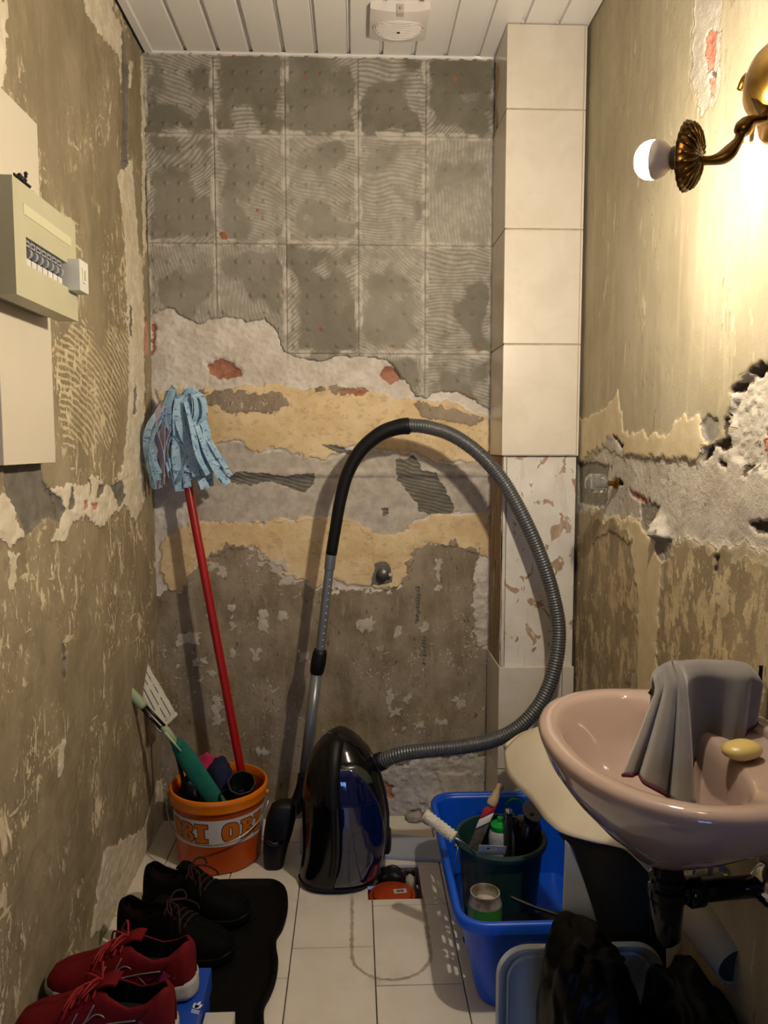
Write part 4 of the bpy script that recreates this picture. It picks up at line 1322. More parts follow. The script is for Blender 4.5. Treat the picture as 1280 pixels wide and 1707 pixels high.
MB().tube(spline(el, 6), [np.interp(i / 18, [0, 0.3, 1], [0.019, 0.020, 0.026]) for i in range(19)], 20).build('elbow', vmatte, vac)
# floor nozzle parked upright
nz = MB()
prof = [(1336, 462, 488, 0.018), (1342, 452, 494, 0.026), (1360, 444, 494, 0.032), (1385, 440, 488, 0.034), (1410, 439, 480, 0.032), (1435, 440, 474, 0.030), (1452, 442, 470, 0.026), (1460, 446, 464, 0.016)]
rings = []
for y, a, b, dp in prof:
    A, B = aY(a, y, 2.035), aY(b, y, 2.035)
    c = (A + B) / 2
    hw = (B - A).length / 2
    c.z = max(c.z, 0.006) if y > 1455 else c.z
    rings.append([(c.x + hw * math.copysign(abs(math.cos(t)) ** 0.7, math.cos(t)), 2.035 + dp * math.copysign(abs(math.sin(t)) ** 0.7, math.sin(t)), c.z) for t in [2 * PI * i / 28 for i in range(28)]])
zmin = rings[-1][0][2]
rings = [[(p[0], p[1], 0.004 + (p[2] - zmin) * (rings[0][0][2] - 0.004) / (rings[0][0][2] - zmin)) for p in r] for r in rings]
noz = nz.loft(rings).build('floor_nozzle', vmatte, vac)
MB().tube([aY(444, 1400, 2.0), aY(456, 1408, 1.998), aY(472, 1404, 2.0)], 0.006, 8).build('nozzle_ridge', vblack, noz)


# ------------------------------------------------------------------ drain pipe in the floor hole, light board in front of the back wall, debris
orangep = mat('orange_drain_plastic', '#b5431a', 0.45, c2='#a13a15', ns=12)
pipe = empty('drain_pipe', (0.098, 1.938, -0.099), 'orange plastic drain pipe cap with white sticker in the floor hole', 'pipe')
MB().lathe([(0.02, 0.0), (0.066, 0.0), (0.066, 0.060), (0.060, 0.066), (0.054, 0.066), (0.052, 0.062), (0.01, 0.061)], (0.098, 1.938, -0.099), seg=40).build('pipe_socket', orangep, pipe, auto=40)
MB().lathe([(0.01, 0.0), (0.0515, 0.0), (0.0515, 0.010), (0.047, 0.014), (0.01, 0.016)], (0.098, 1.938, -0.040), seg=40).build('pipe_cap', orangep, pipe, auto=40)
st = MB().obox((0.118, 1.935, -0.0232), ((1, 0.1, 0), (-0.1, 1, 0), (0, 0, 1)), (0.017, 0.0095, 0.0005)).build('sticker', mat('white_sticker', '#c6c2ba', 0.5), pipe, smooth=False)
for k_ in range(7):
    MB().obox((0.108 + 0.0032 * k_, 1.934 + 0.0003 * k_, -0.0226), ((1, 0.1, 0), (-0.1, 1, 0), (0, 0, 1)), (0.0007 + 0.0004 * (k_ % 3), 0.005, 0.0002)).build('barcode_bar', lab_dk, st, smooth=False)
blackfoil = mat('dark_foil', '#10100f', 0.45, c2='#1b1a18', ns=30, bs=60)
rub = mat('broken_mortar', '#9a8f80', 0.95, c2='#b5aa9a', ns=30, bs=80, bstr=0.7)
lump('mortar_lump', (0.150, 2.000, -0.055), (0.016, 0.018, 0.040), rub, 'broken grey mortar lump beside the orange drain pipe', 'rubble', seed=31, rough=0.5, sub=3)
lump('plastic_foil', (0.110, 2.012, -0.040), (0.045, 0.010, 0.034), blackfoil, 'crumpled dark foil behind the orange drain pipe', 'foil', seed=33, rough=0.5, sub=4)
boardm = mat('daylight_tinted_board', '#9aa0ad', 0.45, c2='#a6abb6', ns=8)  # blue tint is reflected daylight put into the board's colour
m = MB()
A, B, C_, E_ = aZ(500, 1377, 0.009), aZ(790, 1402, 0.009), aZ(790, 1436, 0.009), aZ(500, 1419, 0.009)
m.loft([[(p.x, p.y, 0.0012) for p in (A, B, C_, E_)], [(p.x, p.y, 0.010) for p in (A, B, C_, E_)]])
tag(m.build('board', boardm, smooth=False, bevel=0.001), 'thin pale grey board lying on the floor behind the vacuum cleaner', 'board')
for i, (px_, py_, s_, sd_, lb) in enumerate([(690, 1362, 0.022, 41, 'pale plaster lump at the foot of the back wall beside the blue basket'), (270, 1458, 0.014, 43, 'small plaster crumb on the floor left of the orange bucket'),
                                             (258, 1470, 0.010, 44, 'tiny plaster crumb in the left corner nearest the dark shoes'), (720, 1352, 0.030, 45, 'large crumbled plaster chunk behind the paint roller')]):
    p = aZ(px_, py_, 0.002)
    p.y = min(p.y, D - s_ - 0.008)
    lump('plaster_chunk', (p.x, p.y, s_ * 0.55), (s_ * 1.2, s_, s_ * 0.6), rub, lb, 'rubble', seed=sd_, rough=0.4, sub=3, flatbase=0.0012)

# ------------------------------------------------------------------ blue basket
bluep = mat('blue_plastic', '#0a58d6', 0.34, c2='#084ec6', ns=5)
basket = empty('storage_basket', (0.41, 1.72, 0.001), 'blue plastic basket with slotted sides holding painting tools', 'basket')


def rrect(x0, x1, y0, y1, r, z, step=0.0095):
    """rounded rectangle, list of (point, side): side 0..3 straight runs, 4 corner"""
    P = []
    def run(a, b, side):
        n = max(2, int(round(((Vector(b) - Vector(a)).length) / step)))
        for i in range(n):
            P.append((Vector(a).lerp(Vector(b), i / n), side))
    def arc(cx, cy, a0):
        for i in range(6):
            a = a0 + PI / 2 * i / 6
            P.append((Vector((cx + r * math.cos(a), cy + r * math.sin(a), z)), 4))
    run((x0 + r, y0, z), (x1 - r, y0, z), 0)
    arc(x1 - r, y0 + r, -PI / 2)
    run((x1, y0 + r, z), (x1, y1 - r, z), 1)
    arc(x1 - r, y1 - r, 0)
    run((x1 - r, y1, z), (x0 + r, y1, z), 2)
    arc(x0 + r, y1 - r, PI / 2)
    run((x0, y1 - r, z), (x0, y0 + r, z), 3)
    arc(x0 + r, y0 + r, PI)
    return P


ZT = 0.205
base = rrect(0.255, 0.560, 1.475, 1.960, 0.045, 0.0)
top = rrect(0.212, 0.603, 1.435, 1.995, 0.050, ZT)
if len(base) != len(top):
    k_ = np.linspace(0, 1, len(top), endpoint=False)
    tot = []
    # same parametrisation: scale the top outline down to the base
    base = [(Vector((0.4075 + (p.x - 0.4075) * 0.78, 1.7175 + (p.y - 1.715) * 0.866, 0.0)), s_) for p, s_ in top]
NR = 21
rows = []
for j in range(NR):
    t_ = j / (NR - 1)
    rows.append([base[i][0].lerp(top[i][0], t_ ** 0.85) * 1.0 for i in range(len(top))])
    for p in rows[-1]: p.z = 0.003 + t_ * ZT
n = len(top)
vs_ = [p for r in rows for p in r]
fs_ = []
cnt = {0: 0, 1: 0, 2: 0, 3: 0, 4: 0}
run_i = []
for i in range(n):
    cnt[top[i][1]] += 1
    run_i.append(cnt[top[i][1]])
for j in range(NR - 1):
    for i in range(n):
        sd_ = top[i][1]
        hole = False
        if sd_ in (1, 3):
            c_ = run_i[i] % 5
            hole = (c_ in (1, 2, 3)) and (j in (4, 5, 6, 8, 9, 10, 12, 13, 14)) and 3 < run_i[i] < cnt[sd_] - 2
            if hole and c_ == 2 and j in (5, 9, 13) and run_i[i] % 2: hole = False
        if sd_ in (0, 2):
            hole = (j in (13, 14)) and abs(run_i[i] - cnt[sd_] * (0.30 if sd_ == 0 else 0.70)) < 3
        if not hole:
            k_ = (i + 1) % n
            fs_.append((j * n + i, j * n + k_, (j + 1) * n + k_, (j + 1) * n + i))
fs_.append(tuple(range(n)))
m = MB().add(vs_, fs_)
m.build('body', bluep, basket, solid=0.003, off=-1, auto=50)
# rolled rim
rim = []
for i in range(n):
    p = rows[-1][i]
    q = top[(i + 1) % n][0] - top[i - 1][0]
    o_ = Vector((q.y, -q.x, 0)).normalized()
    rim.append([p + o_ * a + Vector((0, 0, b)) for a, b in [(-0.003, -0.004), (-0.003, 0.003), (0.002, 0.006), (0.010, 0.005), (0.013, 0.0), (0.013, -0.016), (0.010, -0.016), (0.009, -0.004)]])
rim.append(rim[0])
MB().loft(rim, False, False).build('rim', bluep, basket, auto=60)

# ------------------------------------------------------------------ things in the basket
greenb = mat('dark_green_grey_plastic', '#1d3a3a', 0.4, c2='#234444', ns=8)
gb = Vector((0.345, 1.745, 0.012))
gbk = empty('paint_bucket', gb, 'dark grey-green bucket full of brushes inside the blue basket', 'bucket')
rg = lambda z: 0.082 + 0.018 * z / 0.2
MB().lathe([(0.02, 0), (rg(0), 0), (rg(0.20), 0.20), (0.108, 0.201), (0.110, 0.210), (0.107, 0.215), (0.099, 0.215), (0.096, 0.20), (rg(0.0) - 0.004, 0.006), (0.01, 0.005)], gb, seg=56).build('body', greenb, gbk, auto=40)
MB().tube(spline([gb + Vector((-0.105, -0.03, 0.205)), gb + Vector((-0.118, -0.06, 0.15)), gb + Vector((-0.108, -0.075, 0.07)), gb + Vector((-0.09, -0.09, 0.05)), gb + Vector((-0.02, -0.105, 0.03))], 8), 0.0016, 8).build('wire_handle', steel, gbk)
MB().lathe([(0.001, -0.002), (0.006, -0.001), (0.006, 0.004), (0.001, 0.006)], gb + Vector((-0.108, -0.025, 0.203)), (-1, -0.3, 0), 14).build('handle_ear', steel, gbk)

# paint roller
fleece = mat('white_roller_fleece', '#cfc7b4', 0.98, c2='#dcd6c6', ns=70, bs=180, bstr=1.0, bd=0.005)
r0, r1 = aY(708, 1358, 1.70), aY(757, 1396, 1.66)
rol = empty('paint_roller', r1, 'small white fleece paint roller resting on the edge of the blue basket', 'roller')
rd = (r1 - r0).normalized()
P = [r0.lerp(r1, t_) for t_ in np.linspace(0, 1, 24)]
MB().tube([r0 - rd * 0.002] + P + [r1 + rd * 0.002], [0.006] + [0.0135 + 0.0016 * math.sin(i * 2.3) for i in range(24)] + [0.006], 20).build('roller_sleeve', fleece, rol)
MB().tube(spline([r1, aY(772, 1405, 1.655), aY(790, 1422, 1.66), aY(800, 1438, 1.69)], 6), 0.0028, 10).build('wire_frame', steel, rol)

# paint brush
woodh = mat('pale_wood_handle', '#b7a27c', 0.6, c2='#a08a66', ns=(14, 14, 50) if False else 30)
b0, b1, b2, b3 = aY(836, 1306, 1.80), aY(818, 1343, 1.785), aY(806, 1372, 1.775), aY(782, 1432, 1.76)
br = empty('paint_brush', b3, 'paint brush with pale wooden handle and red and white ferrule in the green bucket', 'brush')
MB().tube(spline([b0, b0.lerp(b1, 0.3), b0.lerp(b1, 0.7), b1], 4), [0.003, 0.0085, 0.0095, 0.0090, 0.0085, 0.0095, 0.0105, 0.0110, 0.0120, 0.0130, 0.0130, 0.0125, 0.012], 14).build('handle', woodh, br)
bd_ = (b2 - b1).normalized()
bs_ = Vector((0.9, 0, 0.42)).normalized()
MB().obox(b1.lerp(b2, 0.25), (bs_, bd_, bs_.cross(bd_)), (0.020, 0.013, 0.008), 0.003).build('ferrule', mat('red_band', '#a3161c', 0.35), br)
MB().obox(b1.lerp(b2, 0.85), (bs_, bd_, bs_.cross(bd_)), (0.020, 0.012, 0.008), 0.003).build('white_band', mat('white_band', '#c9c5c0', 0.35), br)
MB().obox(b2.lerp(b3, 0.5), (bs_, bd_, bs_.cross(bd_)), (0.020, (b3 - b2).length * 0.5, 0.007), 0.003).build('bristles', mat('dark_bristle', '#4b4a48', 0.7, c2='#2e2d2c', ns=90), br)

# bottle
c = aY(836, 1400, 1.765)
ax = Vector((-0.05, 0.03, 1)).normalized()
bot = empty('bottle', c - ax * 0.06, 'white plastic bottle with bright green cap in the green bucket', 'bottle')
MB().lathe([(0.01, -0.06), (0.030, -0.06), (0.031, -0.05), (0.031, 0.010), (0.027, 0.026), (0.018, 0.034)], c, ax, 28).build('body', mat('milky_plastic', '#aab2bd', 0.35, c2='#9ea7b4', ns=10), bot)
cap = MB().lathe([(0.024, 0.026), (0.026, 0.030), (0.025, 0.040), (0.012, 0.043), (0.008, 0.046), (0.008, 0.056), (0.001, 0.058)], c, ax, 28).build('cap', mat('green_cap', '#0f9a3a', 0.35, c2='#0c8732', ns=10), bot, auto=40)
# scraper, card, black pump, loop
sc0, sc1 = aY(848, 1352, 1.735), aY(846, 1432, 1.725)
scr = empty('scraper', sc1, 'grey steel scraper blade standing upright in the green bucket', 'scraper')
MB().obox(sc0.lerp(sc1, 0.55), ((1, 0.2, 0.05), (sc1 - sc0), (0, 1, 0)), (0.0095, (sc1 - sc0).length * 0.47, 0.004), 0.002).build('blade', mat('grey_blade', '#4a4644', 0.35, 0.5, c2='#3a3735', ns=20), scr)
MB().lathe([(0.002, -0.008), (0.009, -0.006), (0.010, 0.0), (0.008, 0.006), (0.002, 0.008)], sc0 + Vector((0, 0, -0.002)), (0.1, 0.1, 1), 16).build('end_cap', mat('chrome', '#b5b8bb', 0.15, 1.0), scr)
cd_ = aY(820, 1417, 1.668)
card = empty('hang_card', cd_, 'white hanging card with slotted hole on the green bucket rim', 'card')
u_ = Vector((1, 0.05, -0.10)).normalized()
v_ = Vector((0.06, -0.35, 1)).normalized()
w_, h_ = 0.032, 0.0135
m = MB()
for x0, x1, y0, y1 in [(-1, -0.38, -1, 1), (0.32, 1, -1, 1), (-0.38, 0.32, -1, 0.10), (-0.38, 0.32, 0.5, 1)]:
    m.add([cd_ + u_ * (w_ * x) + v_ * (h_ * y) for x, y in ((x0, y0), (x1, y0), (x1, y1), (x0, y1))], [(0, 1, 2, 3)])
m.build('card_sheet', mat('white_card', '#c3c8d0', 0.5, c2='#b6bcc6', ns=10), card, smooth=False, solid=0.0008)
pmp = empty('spray_can', aY(885, 1430, 1.78), 'black spray can with pale dish on top in the dark of the basket', 'can')
MB().lathe([(0.01, 0), (0.034, 0), (0.034, 0.085), (0.028, 0.098), (0.012, 0.102), (0.012, 0.116), (0.002, 0.118)], Vector((0.405, 1.775, 0.15)), (0.15, 0.02, 1), 28).build('can_body', blackp, pmp, auto=40)
MB().lathe([(0.002, 0.0), (0.024, 0.002), (0.027, 0.006), (0.024, 0.007), (0.003, 0.004)], aY(885, 1354, 1.78), (0.35, -0.5, 0.7), 28).build('dish', mat('pale_dish', '#6f736c', 0.5), pmp)
lp = [aY(858 + 15 * math.cos(a), 1345 + 13 * math.sin(a), 1.80 + 0.02 * math.sin(a)) for a in np.linspace(1.6, 5.6, 10)]
tag(MB().tube(spline(lp, 5), 0.0028, 8).build('green_cord', mat('green_cord', '#148a3a', 0.5)), 'thin green looped cord beside the bottle in the basket', 'cord')
# jar with green lid, black tray edge
jc = Vector((0.278, 1.565, 0.112))
jar = empty('paint_jar', jc, 'small glass jar with smeared green paint in the front of the blue basket', 'jar')
MB().lathe([(0.01, 0), (0.033, 0), (0.036, 0.004), (0.036, 0.062), (0.032, 0.072), (0.032, 0.084), (0.029, 0.084), (0.028, 0.06), (0.01, 0.055)], jc, (0, 0, 1), 32).build('body', mat('smeared_jar', '#b3ada0', 0.35, c2='#6f5f4a', ns=22, amt=0.3), jar, auto=50)
MB().lathe([(0.0365, 0.030), (0.0368, 0.060)], jc, (0, 0, 1), 32, cap0=False, cap1=False).build('paint_smear', mat('green_paint', '#3f9b3a', 0.4, c2='#52a84a', ns=20), jar)
m = MB()
m.obox((0.395, 1.560, 0.104), ((1, 0, 0.03), (0, 1, 0), (-0.03, 0, 1)), (0.140, 0.062, 0.006), 0.003)
tag(m.build('paint_tray', blackp, smooth=False), 'black paint tray lying in the front of the blue basket', 'tray')

# ------------------------------------------------------------------ translucent tub standing on its side
tubp = NT('milky_translucent_plastic')
tubp.out('#bfc7cf', 0.35, Transmission_Weight=0.12, Alpha=1.0)
tubp.b.inputs['IOR'].default_value = 1.35
TUB = tubp.m
tub = empty('plastic_tub', (0.40, 1.30, 0.001), 'milky translucent plastic tub on its side in front of the blue basket', 'tub')


def rr2(x0, x1, z0, z1, r, y):
    out = []
    for cx, cz, a0 in ((x1 - r, z1 - r, 0), (x0 + r, z1 - r, PI / 2), (x0 + r, z0 + r, PI), (x1 - r, z0 + r, 1.5 * PI)):
        for i in range(9):
            a = a0 + PI / 2 * i / 8
            out.append((cx + r * math.cos(a), y, cz + r * math.sin(a)))
    return out


a_ = aY(829, 1590, 1.335)
x0, z1 = a_.x, aY(880, 1578, 1.335).z
MB().loft([rr2(x0 + 0.013, 0.56, 0.012, z1 - 0.012, 0.050, 1.334), rr2(x0 + 0.002, 0.571, 0.001, z1 - 0.001, 0.055, 1.330), rr2(x0, 0.573, 0.001, z1, 0.056, 1.335), rr2(x0, 0.573, 0.001, z1, 0.056, 1.341),
           rr2(x0 + 0.014, 0.559, 0.013, z1 - 0.013, 0.050, 1.342), rr2(x0 + 0.020, 0.553, 0.02, z1 - 0.022, 0.046, 1.352), rr2(x0 + 0.025, 0.548, 0.025, z1 - 0.028, 0.042, 1.358), rr2(x0 + 0.05, 0.52, 0.05, z1 - 0.05, 0.04, 1.360)], cap0=False).build('shell', TUB, tub, solid=0.002, auto=50)
MB().loft([rr2(x0 + 0.018, 0.556, 0.017, z1 - 0.017, 0.046, 1.337), rr2(x0 + 0.021, 0.553, 0.020, z1 - 0.020, 0.044, 1.333), rr2(x0 + 0.024, 0.550, 0.023, z1 - 0.023, 0.042, 1.337)], False, False).build('inner_lip', TUB, tub, auto=60)

# ------------------------------------------------------------------ black bag under the sink, and one added to fill the shade
lump('refuse_bag', (0.388, 1.195, 0.170), (0.078, 0.100, 0.170), blackbag, 'black bin bag under the sink touching the milky tub', 'bag', seed=52, rough=0.20, freq=1.5, sub=5, flatbase=0.0015, sq=0.85)
lump('refuse_bag', (0.548, 1.130, 0.140), (0.066, 0.150, 0.150), blackbag, 'black bin bag added to darken the shaded floor against the right wall below the trap', 'bag', seed=58, rough=0.2, sub=5, flatbase=0.0015, sq=0.85)  # added bag, its black stands in for the sink's shadow here

# ------------------------------------------------------------------ sheets of paper between basket and sink
cream_p = mat('cream_paper', '#d6cbb4', 0.8, c2='#cdc1a8', ns=8, bs=6, bstr=0.25, bd=0.01)
shade_p = mat('paper_shade_dark', '#1a1912', 0.75, c2='#14130e', ns=12)  # hanging side of the paper, its shade put into the colour
grey_p = mat('grey_white_sheet', '#8f9094', 0.6, c2='#86888c', ns=8)


def sheet(name, up, lo, mt, label, cat, mid=None, bulge=0.0, nu=26, nv=12, th=0.0012, parent=None):
    A = spline(up, 8)
    B = spline(lo, 8)
    rs_ = lambda P, k: [P[min(int(i * (len(P) - 1) / (k - 1)), len(P) - 1)] for i in range(k)]
    A, B = rs_(A, nu), rs_(B, nu)
    def fn(u, v):
        i = int(round(u * (nu - 1)))
        p = A[i].lerp(B[i], v)
        return p + Vector((0, -0.6, 0.8)) * bulge * math.sin(v * PI) 
    o = MB().grid(fn, nu, nv).build(name, mt, parent, solid=th)
    if label: tag(o, label, cat)
    return o


psh = empty('paper_sheet', (0.44, 1.45, 0.30), 'large curled sheet of cream paper reaching from the pillar to under the sink', 'paper')
sheet('sheet_top', [aY(872, 1222, 1.84), aY(905, 1215, 1.76), aY(960, 1262, 1.60), aY(1030, 1330, 1.46), aY(1100, 1390, 1.36)],
      [aY(840, 1252, 1.80), aY(846, 1292, 1.72), aY(884, 1334, 1.60), aY(932, 1386, 1.46), aY(1046, 1416, 1.34)], cream_p, None, None, bulge=0.012, parent=psh)
MB().tube(spline([aY(846, 1250, 1.83), aY(872, 1232, 1.85), aY(900, 1222, 1.80)], 8), 0.016, 14).build('rolled_edge', cream_p, psh)
sheet('sheet_flap', [aY(1040, 1408, 1.352), aY(1070, 1390, 1.362), aY(1110, 1392, 1.37)], [aY(1046, 1417, 1.345), aY(1070, 1440, 1.345), aY(1106, 1478, 1.345)], mat('cream_paper_flap', '#b9ae95', 0.8, c2='#b0a48a', ns=8), None, None, parent=psh, nu=12, nv=8)
osh = sheet('shaded_paper_side', [aY(930, 1388, 1.478), aY(985, 1405, 1.42), aY(1042, 1418, 1.36), aY(1110, 1486, 1.36)], [aY(948, 1412, 1.48), aY(985, 1530, 1.42), aY(1030, 1610, 1.40), aY(1110, 1640, 1.39)], shade_p,
            'hanging side of the cream paper, its shade painted near-black', 'sheet')
gsh = sheet('white_sheet', [aY(942, 1400, 1.44), aY(946, 1404, 1.44), aY(955, 1412, 1.44)], [aY(937, 1520, 1.40), aY(970, 1540, 1.40), aY(1003, 1562, 1.40)], grey_p,
            'pale grey pointed sheet corner in front of the shaded paper side', 'sheet', nu=10, nv=14)
w0 = [aY(850, 1495, 1.52), aY(890, 1512, 1.50), aY(940, 1530, 1.47), aY(1005, 1568, 1.38), aY(1040, 1600, 1.33)]
tag(MB().tube(spline(w0, 8), [0.004] * 33, 8).build('black_cable', cable), 'thick black cable running from the basket to the bin bag', 'cable')

# ------------------------------------------------------------------ washbasin on the right wall
pinkcer = mat('dusty_pink_ceramic', '#ad9488', 0.10, c2='#b0988c', ns=3, Coat_Weight=0.6, Coat_Roughness=0.04)
SZ = 0.722
sink = empty('washbasin', (XR, 1.07, SZ - 0.16), 'dusty pink ceramic washbasin mounted on the right wall', 'sink')
SCX, SCY = 0.452, 1.072


def sring(a, b, z, n=72, cx=SCX, cy=SCY, e=0.92, wall=True, ar=1.0):
    out = []
    for i in range(n):
        t_ = 2 * PI * i / n
        c_, s_ = math.cos(t_), math.sin(t_)
        x = cx + (a if c_ < 0 else a * ar) * math.copysign(abs(c_) ** e, c_)
        y = cy + b * math.copysign(abs(s_) ** e, s_)
        if wall and c_ > -0.05:       # runs square to the wall
            x = cx + (XR - 0.003 - cx) * min(1.0, max(0, c_) * 1.35) * min(1.0, a / 0.16)
        out.append((x, y, z))
    return out


rings = [sring(0.035, 0.04, SZ - 0.172, cx=0.45, wall=False), sring(0.046, 0.055, SZ - 0.168, wall=False), sring(0.062, 0.085, SZ - 0.150, wall=False), sring(0.100, 0.135, SZ - 0.118, wall=False), sring(0.140, 0.188, SZ - 0.075),
         sring(0.164, 0.222, SZ - 0.040), sring(0.172, 0.236, SZ - 0.018), sring(0.175, 0.240, SZ - 0.008), sring(0.172, 0.236, SZ), sring(0.164, 0.226, SZ + 0.004), sring(0.152, 0.212, SZ + 0.003),
         sring(0.147, 0.206, SZ + 0.001, wall=False, ar=0.50), sring(0.142, 0.200, SZ - 0.006, wall=False, ar=0.47), sring(0.134, 0.190, SZ - 0.022, wall=False, ar=0.45), sring(0.120, 0.170, SZ - 0.055, wall=False, ar=0.45), sring(0.100, 0.142, SZ - 0.090, wall=False, ar=0.45), sring(0.070, 0.100, SZ - 0.112, wall=False, ar=0.5),
         sring(0.035, 0.05, SZ - 0.122, wall=False), sring(0.018, 0.02, SZ - 0.125, wall=False)]
MB().loft(rings).build('basin', pinkcer, sink)
# raised back ledge along the wall with tap hole
m = MB()
m.box((XR - 0.030, SCY - 0.20, SZ - 0.03), (XR - 0.003, SCY + 0.21, SZ + 0.018), 0.008)
m.build('back_ledge', pinkcer, sink, auto=60)
chrome = mat('chrome_plated', '#c0c2c4', 0.12, 1.0, c2='#b2b4b6', ns=30)
dchrome = mat('dark_chrome', '#34363a', 0.14, 1.0, c2='#2a2c30', ns=20)
MB().lathe([(0.002, 0.0), (0.018, 0.001), (0.020, 0.003), (0.016, 0.004)], (SCX, SCY, SZ - 0.125), seg=24).build('drain_ring', chrome, sink)
# tap (almost hidden by the cloth)
tap = empty('tap', (0.545, 1.105, SZ + 0.012), 'dark metal basin tap under the grey cloth', 'tap')
T0 = Vector((0.540, 1.122, SZ + 0.010))
bronze = mat('dark_bronze_tap', '#3a2a20', 0.3, 0.9, c2='#2a1d16', ns=30)
MB().lathe([(0.020, 0.0), (0.024, 0.004), (0.018, 0.012), (0.016, 0.055), (0.019, 0.062), (0.010, 0.070)], T0, seg=24).build('body', bronze, tap)
MB().tube(spline([T0 + Vector((0, 0, 0.045)), T0 + Vector((-0.04, 0.0, 0.060)), T0 + Vector((-0.075, -0.005, 0.055)), T0 + Vector((-0.09, -0.008, 0.040))], 6), 0.0105, 14).build('spout', bronze, tap)
MB().tube(spline([T0 + Vector((0, 0, 0.066)), T0 + Vector((0.006, 0.004, 0.078)), T0 + Vector((0.010, 0.006, 0.082))], 5), 0.005, 10).build('lever', bronze, tap)
lv = [aY(1268, 1110, 1.115), aY(1268, 1120, 1.115), aY(1263, 1160, 1.118), aY(1256, 1194, 1.12)]
MB().tube(spline(lv, 6), [0.0045] + [0.003] * 18, 8).build('lift_rod', bronze, tap)

# grey cloth draped over the tap
clothm = NT('grey_microfibre_cloth')
_n = clothm.noise(35, 4)
clothm.out(clothm.mix(_n, '#6a645f', '#7d7670'), 0.95)
clothm.b.inputs['Sheen Weight'].default_value = 0.4
clothm.bump(clothm.noise(420, 3, 0.7), 0.45, 0.0015)
maroon = mat('maroon_hem', '#5f1030', 0.9, c2='#4c0c26', ns=40, bs=200)
cl = empty('cleaning_cloth', (0.52, 1.08, SZ + 0.10), 'grey microfibre cloth with maroon hem draped over the basin tap', 'cloth')
# columns: ridge point (px, py, Y) -> hem point (px, py, Y), fold offset
cols = [((1088, 1128, 1.10), (1031, 1284, 1.06), 0.0), ((1096, 1120, 1.09), (1044, 1282, 1.05), -0.006), ((1102, 1115, 1.09), (1056, 1281, 1.055), 0.0), ((1106, 1110, 1.085), (1061, 1290, 1.03), -0.012),
        ((1111, 1106, 1.08), (1078, 1299, 1.02), -0.016), ((1116, 1103, 1.08), (1096, 1310, 1.02), -0.012), ((1119, 1102, 1.08), (1104, 1318, 1.03), 0.012), ((1121, 1102, 1.075), (1113, 1323, 1.00), -0.010),
        ((1124, 1102, 1.075), (1128, 1326, 0.99), -0.016), ((1128, 1102, 1.075), (1143, 1325, 0.995), -0.010), ((1134, 1102, 1.09), (1150, 1316, 1.06), 0.016), ((1146, 1101, 1.10), (1156, 1270, 1.09), 0.020),
        ((1160, 1100, 1.105), (1170, 1256, 1.10), 0.018), ((1178, 1100, 1.105), (1184, 1248, 1.10), 0.012), ((1198, 1101, 1.105), (1198, 1244, 1.09), 0.000), ((1214, 1101, 1.105), (1208, 1238, 1.085), -0.010),
        ((1230, 1103, 1.105), (1222, 1228, 1.09), -0.008), ((1242, 1106, 1.105), (1236, 1214, 1.10), 0.004), ((1252, 1112, 1.105), (1246, 1202, 1.105), -0.004), ((1257, 1122, 1.105), (1252, 1196, 1.105), 0.0)]
Rg = spline([aY(*c_[0]) for c_ in cols], 4)
Hm = spline([aY(*c_[1]) for c_ in cols], 4)
Of = np.interp(np.linspace(0, 1, len(Rg)), np.linspace(0, 1, len(cols)), [c_[2] for c_ in cols])
NV = 26


def drape(i, v):
    p = Rg[i].lerp(Hm[i], v)
    p = p + Vector((0, Of[i] * math.sin(min(1, v * 1.2) * PI * 0.62), 0))
    p.y -= 0.026 * math.sin(min(1.0, v / 0.16) * PI / 2) * (1 - 0.35 * v)
    return p


front = [[drape(i, j / (NV - 1)) for j in range(NV)] for i in range(len(Rg))]
back = [[Vector((Rg[i].x, Rg[i].y + 0.05 * min(1, i / 14, (len(Rg) - 1 - i) / 8) * math.sin(min(1, j / 4) * PI / 2), Rg[i].z - 0.085 * min(1, i / 14 + 0.15) * j / 9 + (0.002 if j == 0 else 0))) for j in range(9, 0, -1)] for i in range(len(Rg))]
m = MB()
rowsn = [back[i] + front[i] for i in range(len(Rg))]
nn_ = len(rowsn[0])
m.add([p for r in rowsn for p in r], [(i * nn_ + j, (i + 1) * nn_ + j, (i + 1) * nn_ + j + 1, i * nn_ + j + 1) for i in range(len(rowsn) - 1) for j in range(nn_ - 1)])
m.build('fabric', clothm.m, cl, solid=0.0022)
hem = [f[-1] for f in front]
cut = int(len(hem) * 0.52)
MB().tube(hem[:cut], 0.0026, 8).build('hem', maroon, cl)
MB().tube(hem[cut + 3:], 0.0024, 8).build('hem', maroon, cl)

# soap
sp = Vector((0.505, 1.020, SZ + 0.006))
sp = aZ(1236, 1264, SZ + 0.003)
soapm = mat('yellow_soap', '#cdb871', 0.35, c2='#c4ad62', ns=12, Subsurface_Weight=0.3, Subsurface_Scale=0.01)
bm = bmesh.new()
bmesh.ops.create_uvsphere(bm, u_segments=32, v_segments=18, radius=1)
for v in bm.verts:
    c_ = v.co
    e = 0.75
    x = math.copysign(abs(c_.x) ** e, c_.x) * 0.030
    y = math.copysign(abs(c_.y) ** e, c_.y) * 0.021
    z = c_.z * 0.0115
    v.co = sp + Matrix.Rotation(0.45, 3, 'Z') @ Vector((x * (1 - 0.10 * abs(c_.y)), y, z)) + Vector((0, 0, 0.012))
tag(MB().bm(bm).build('soap_bar', soapm), 'pale yellow bar of soap lying at the edge of the pink basin', 'soap')
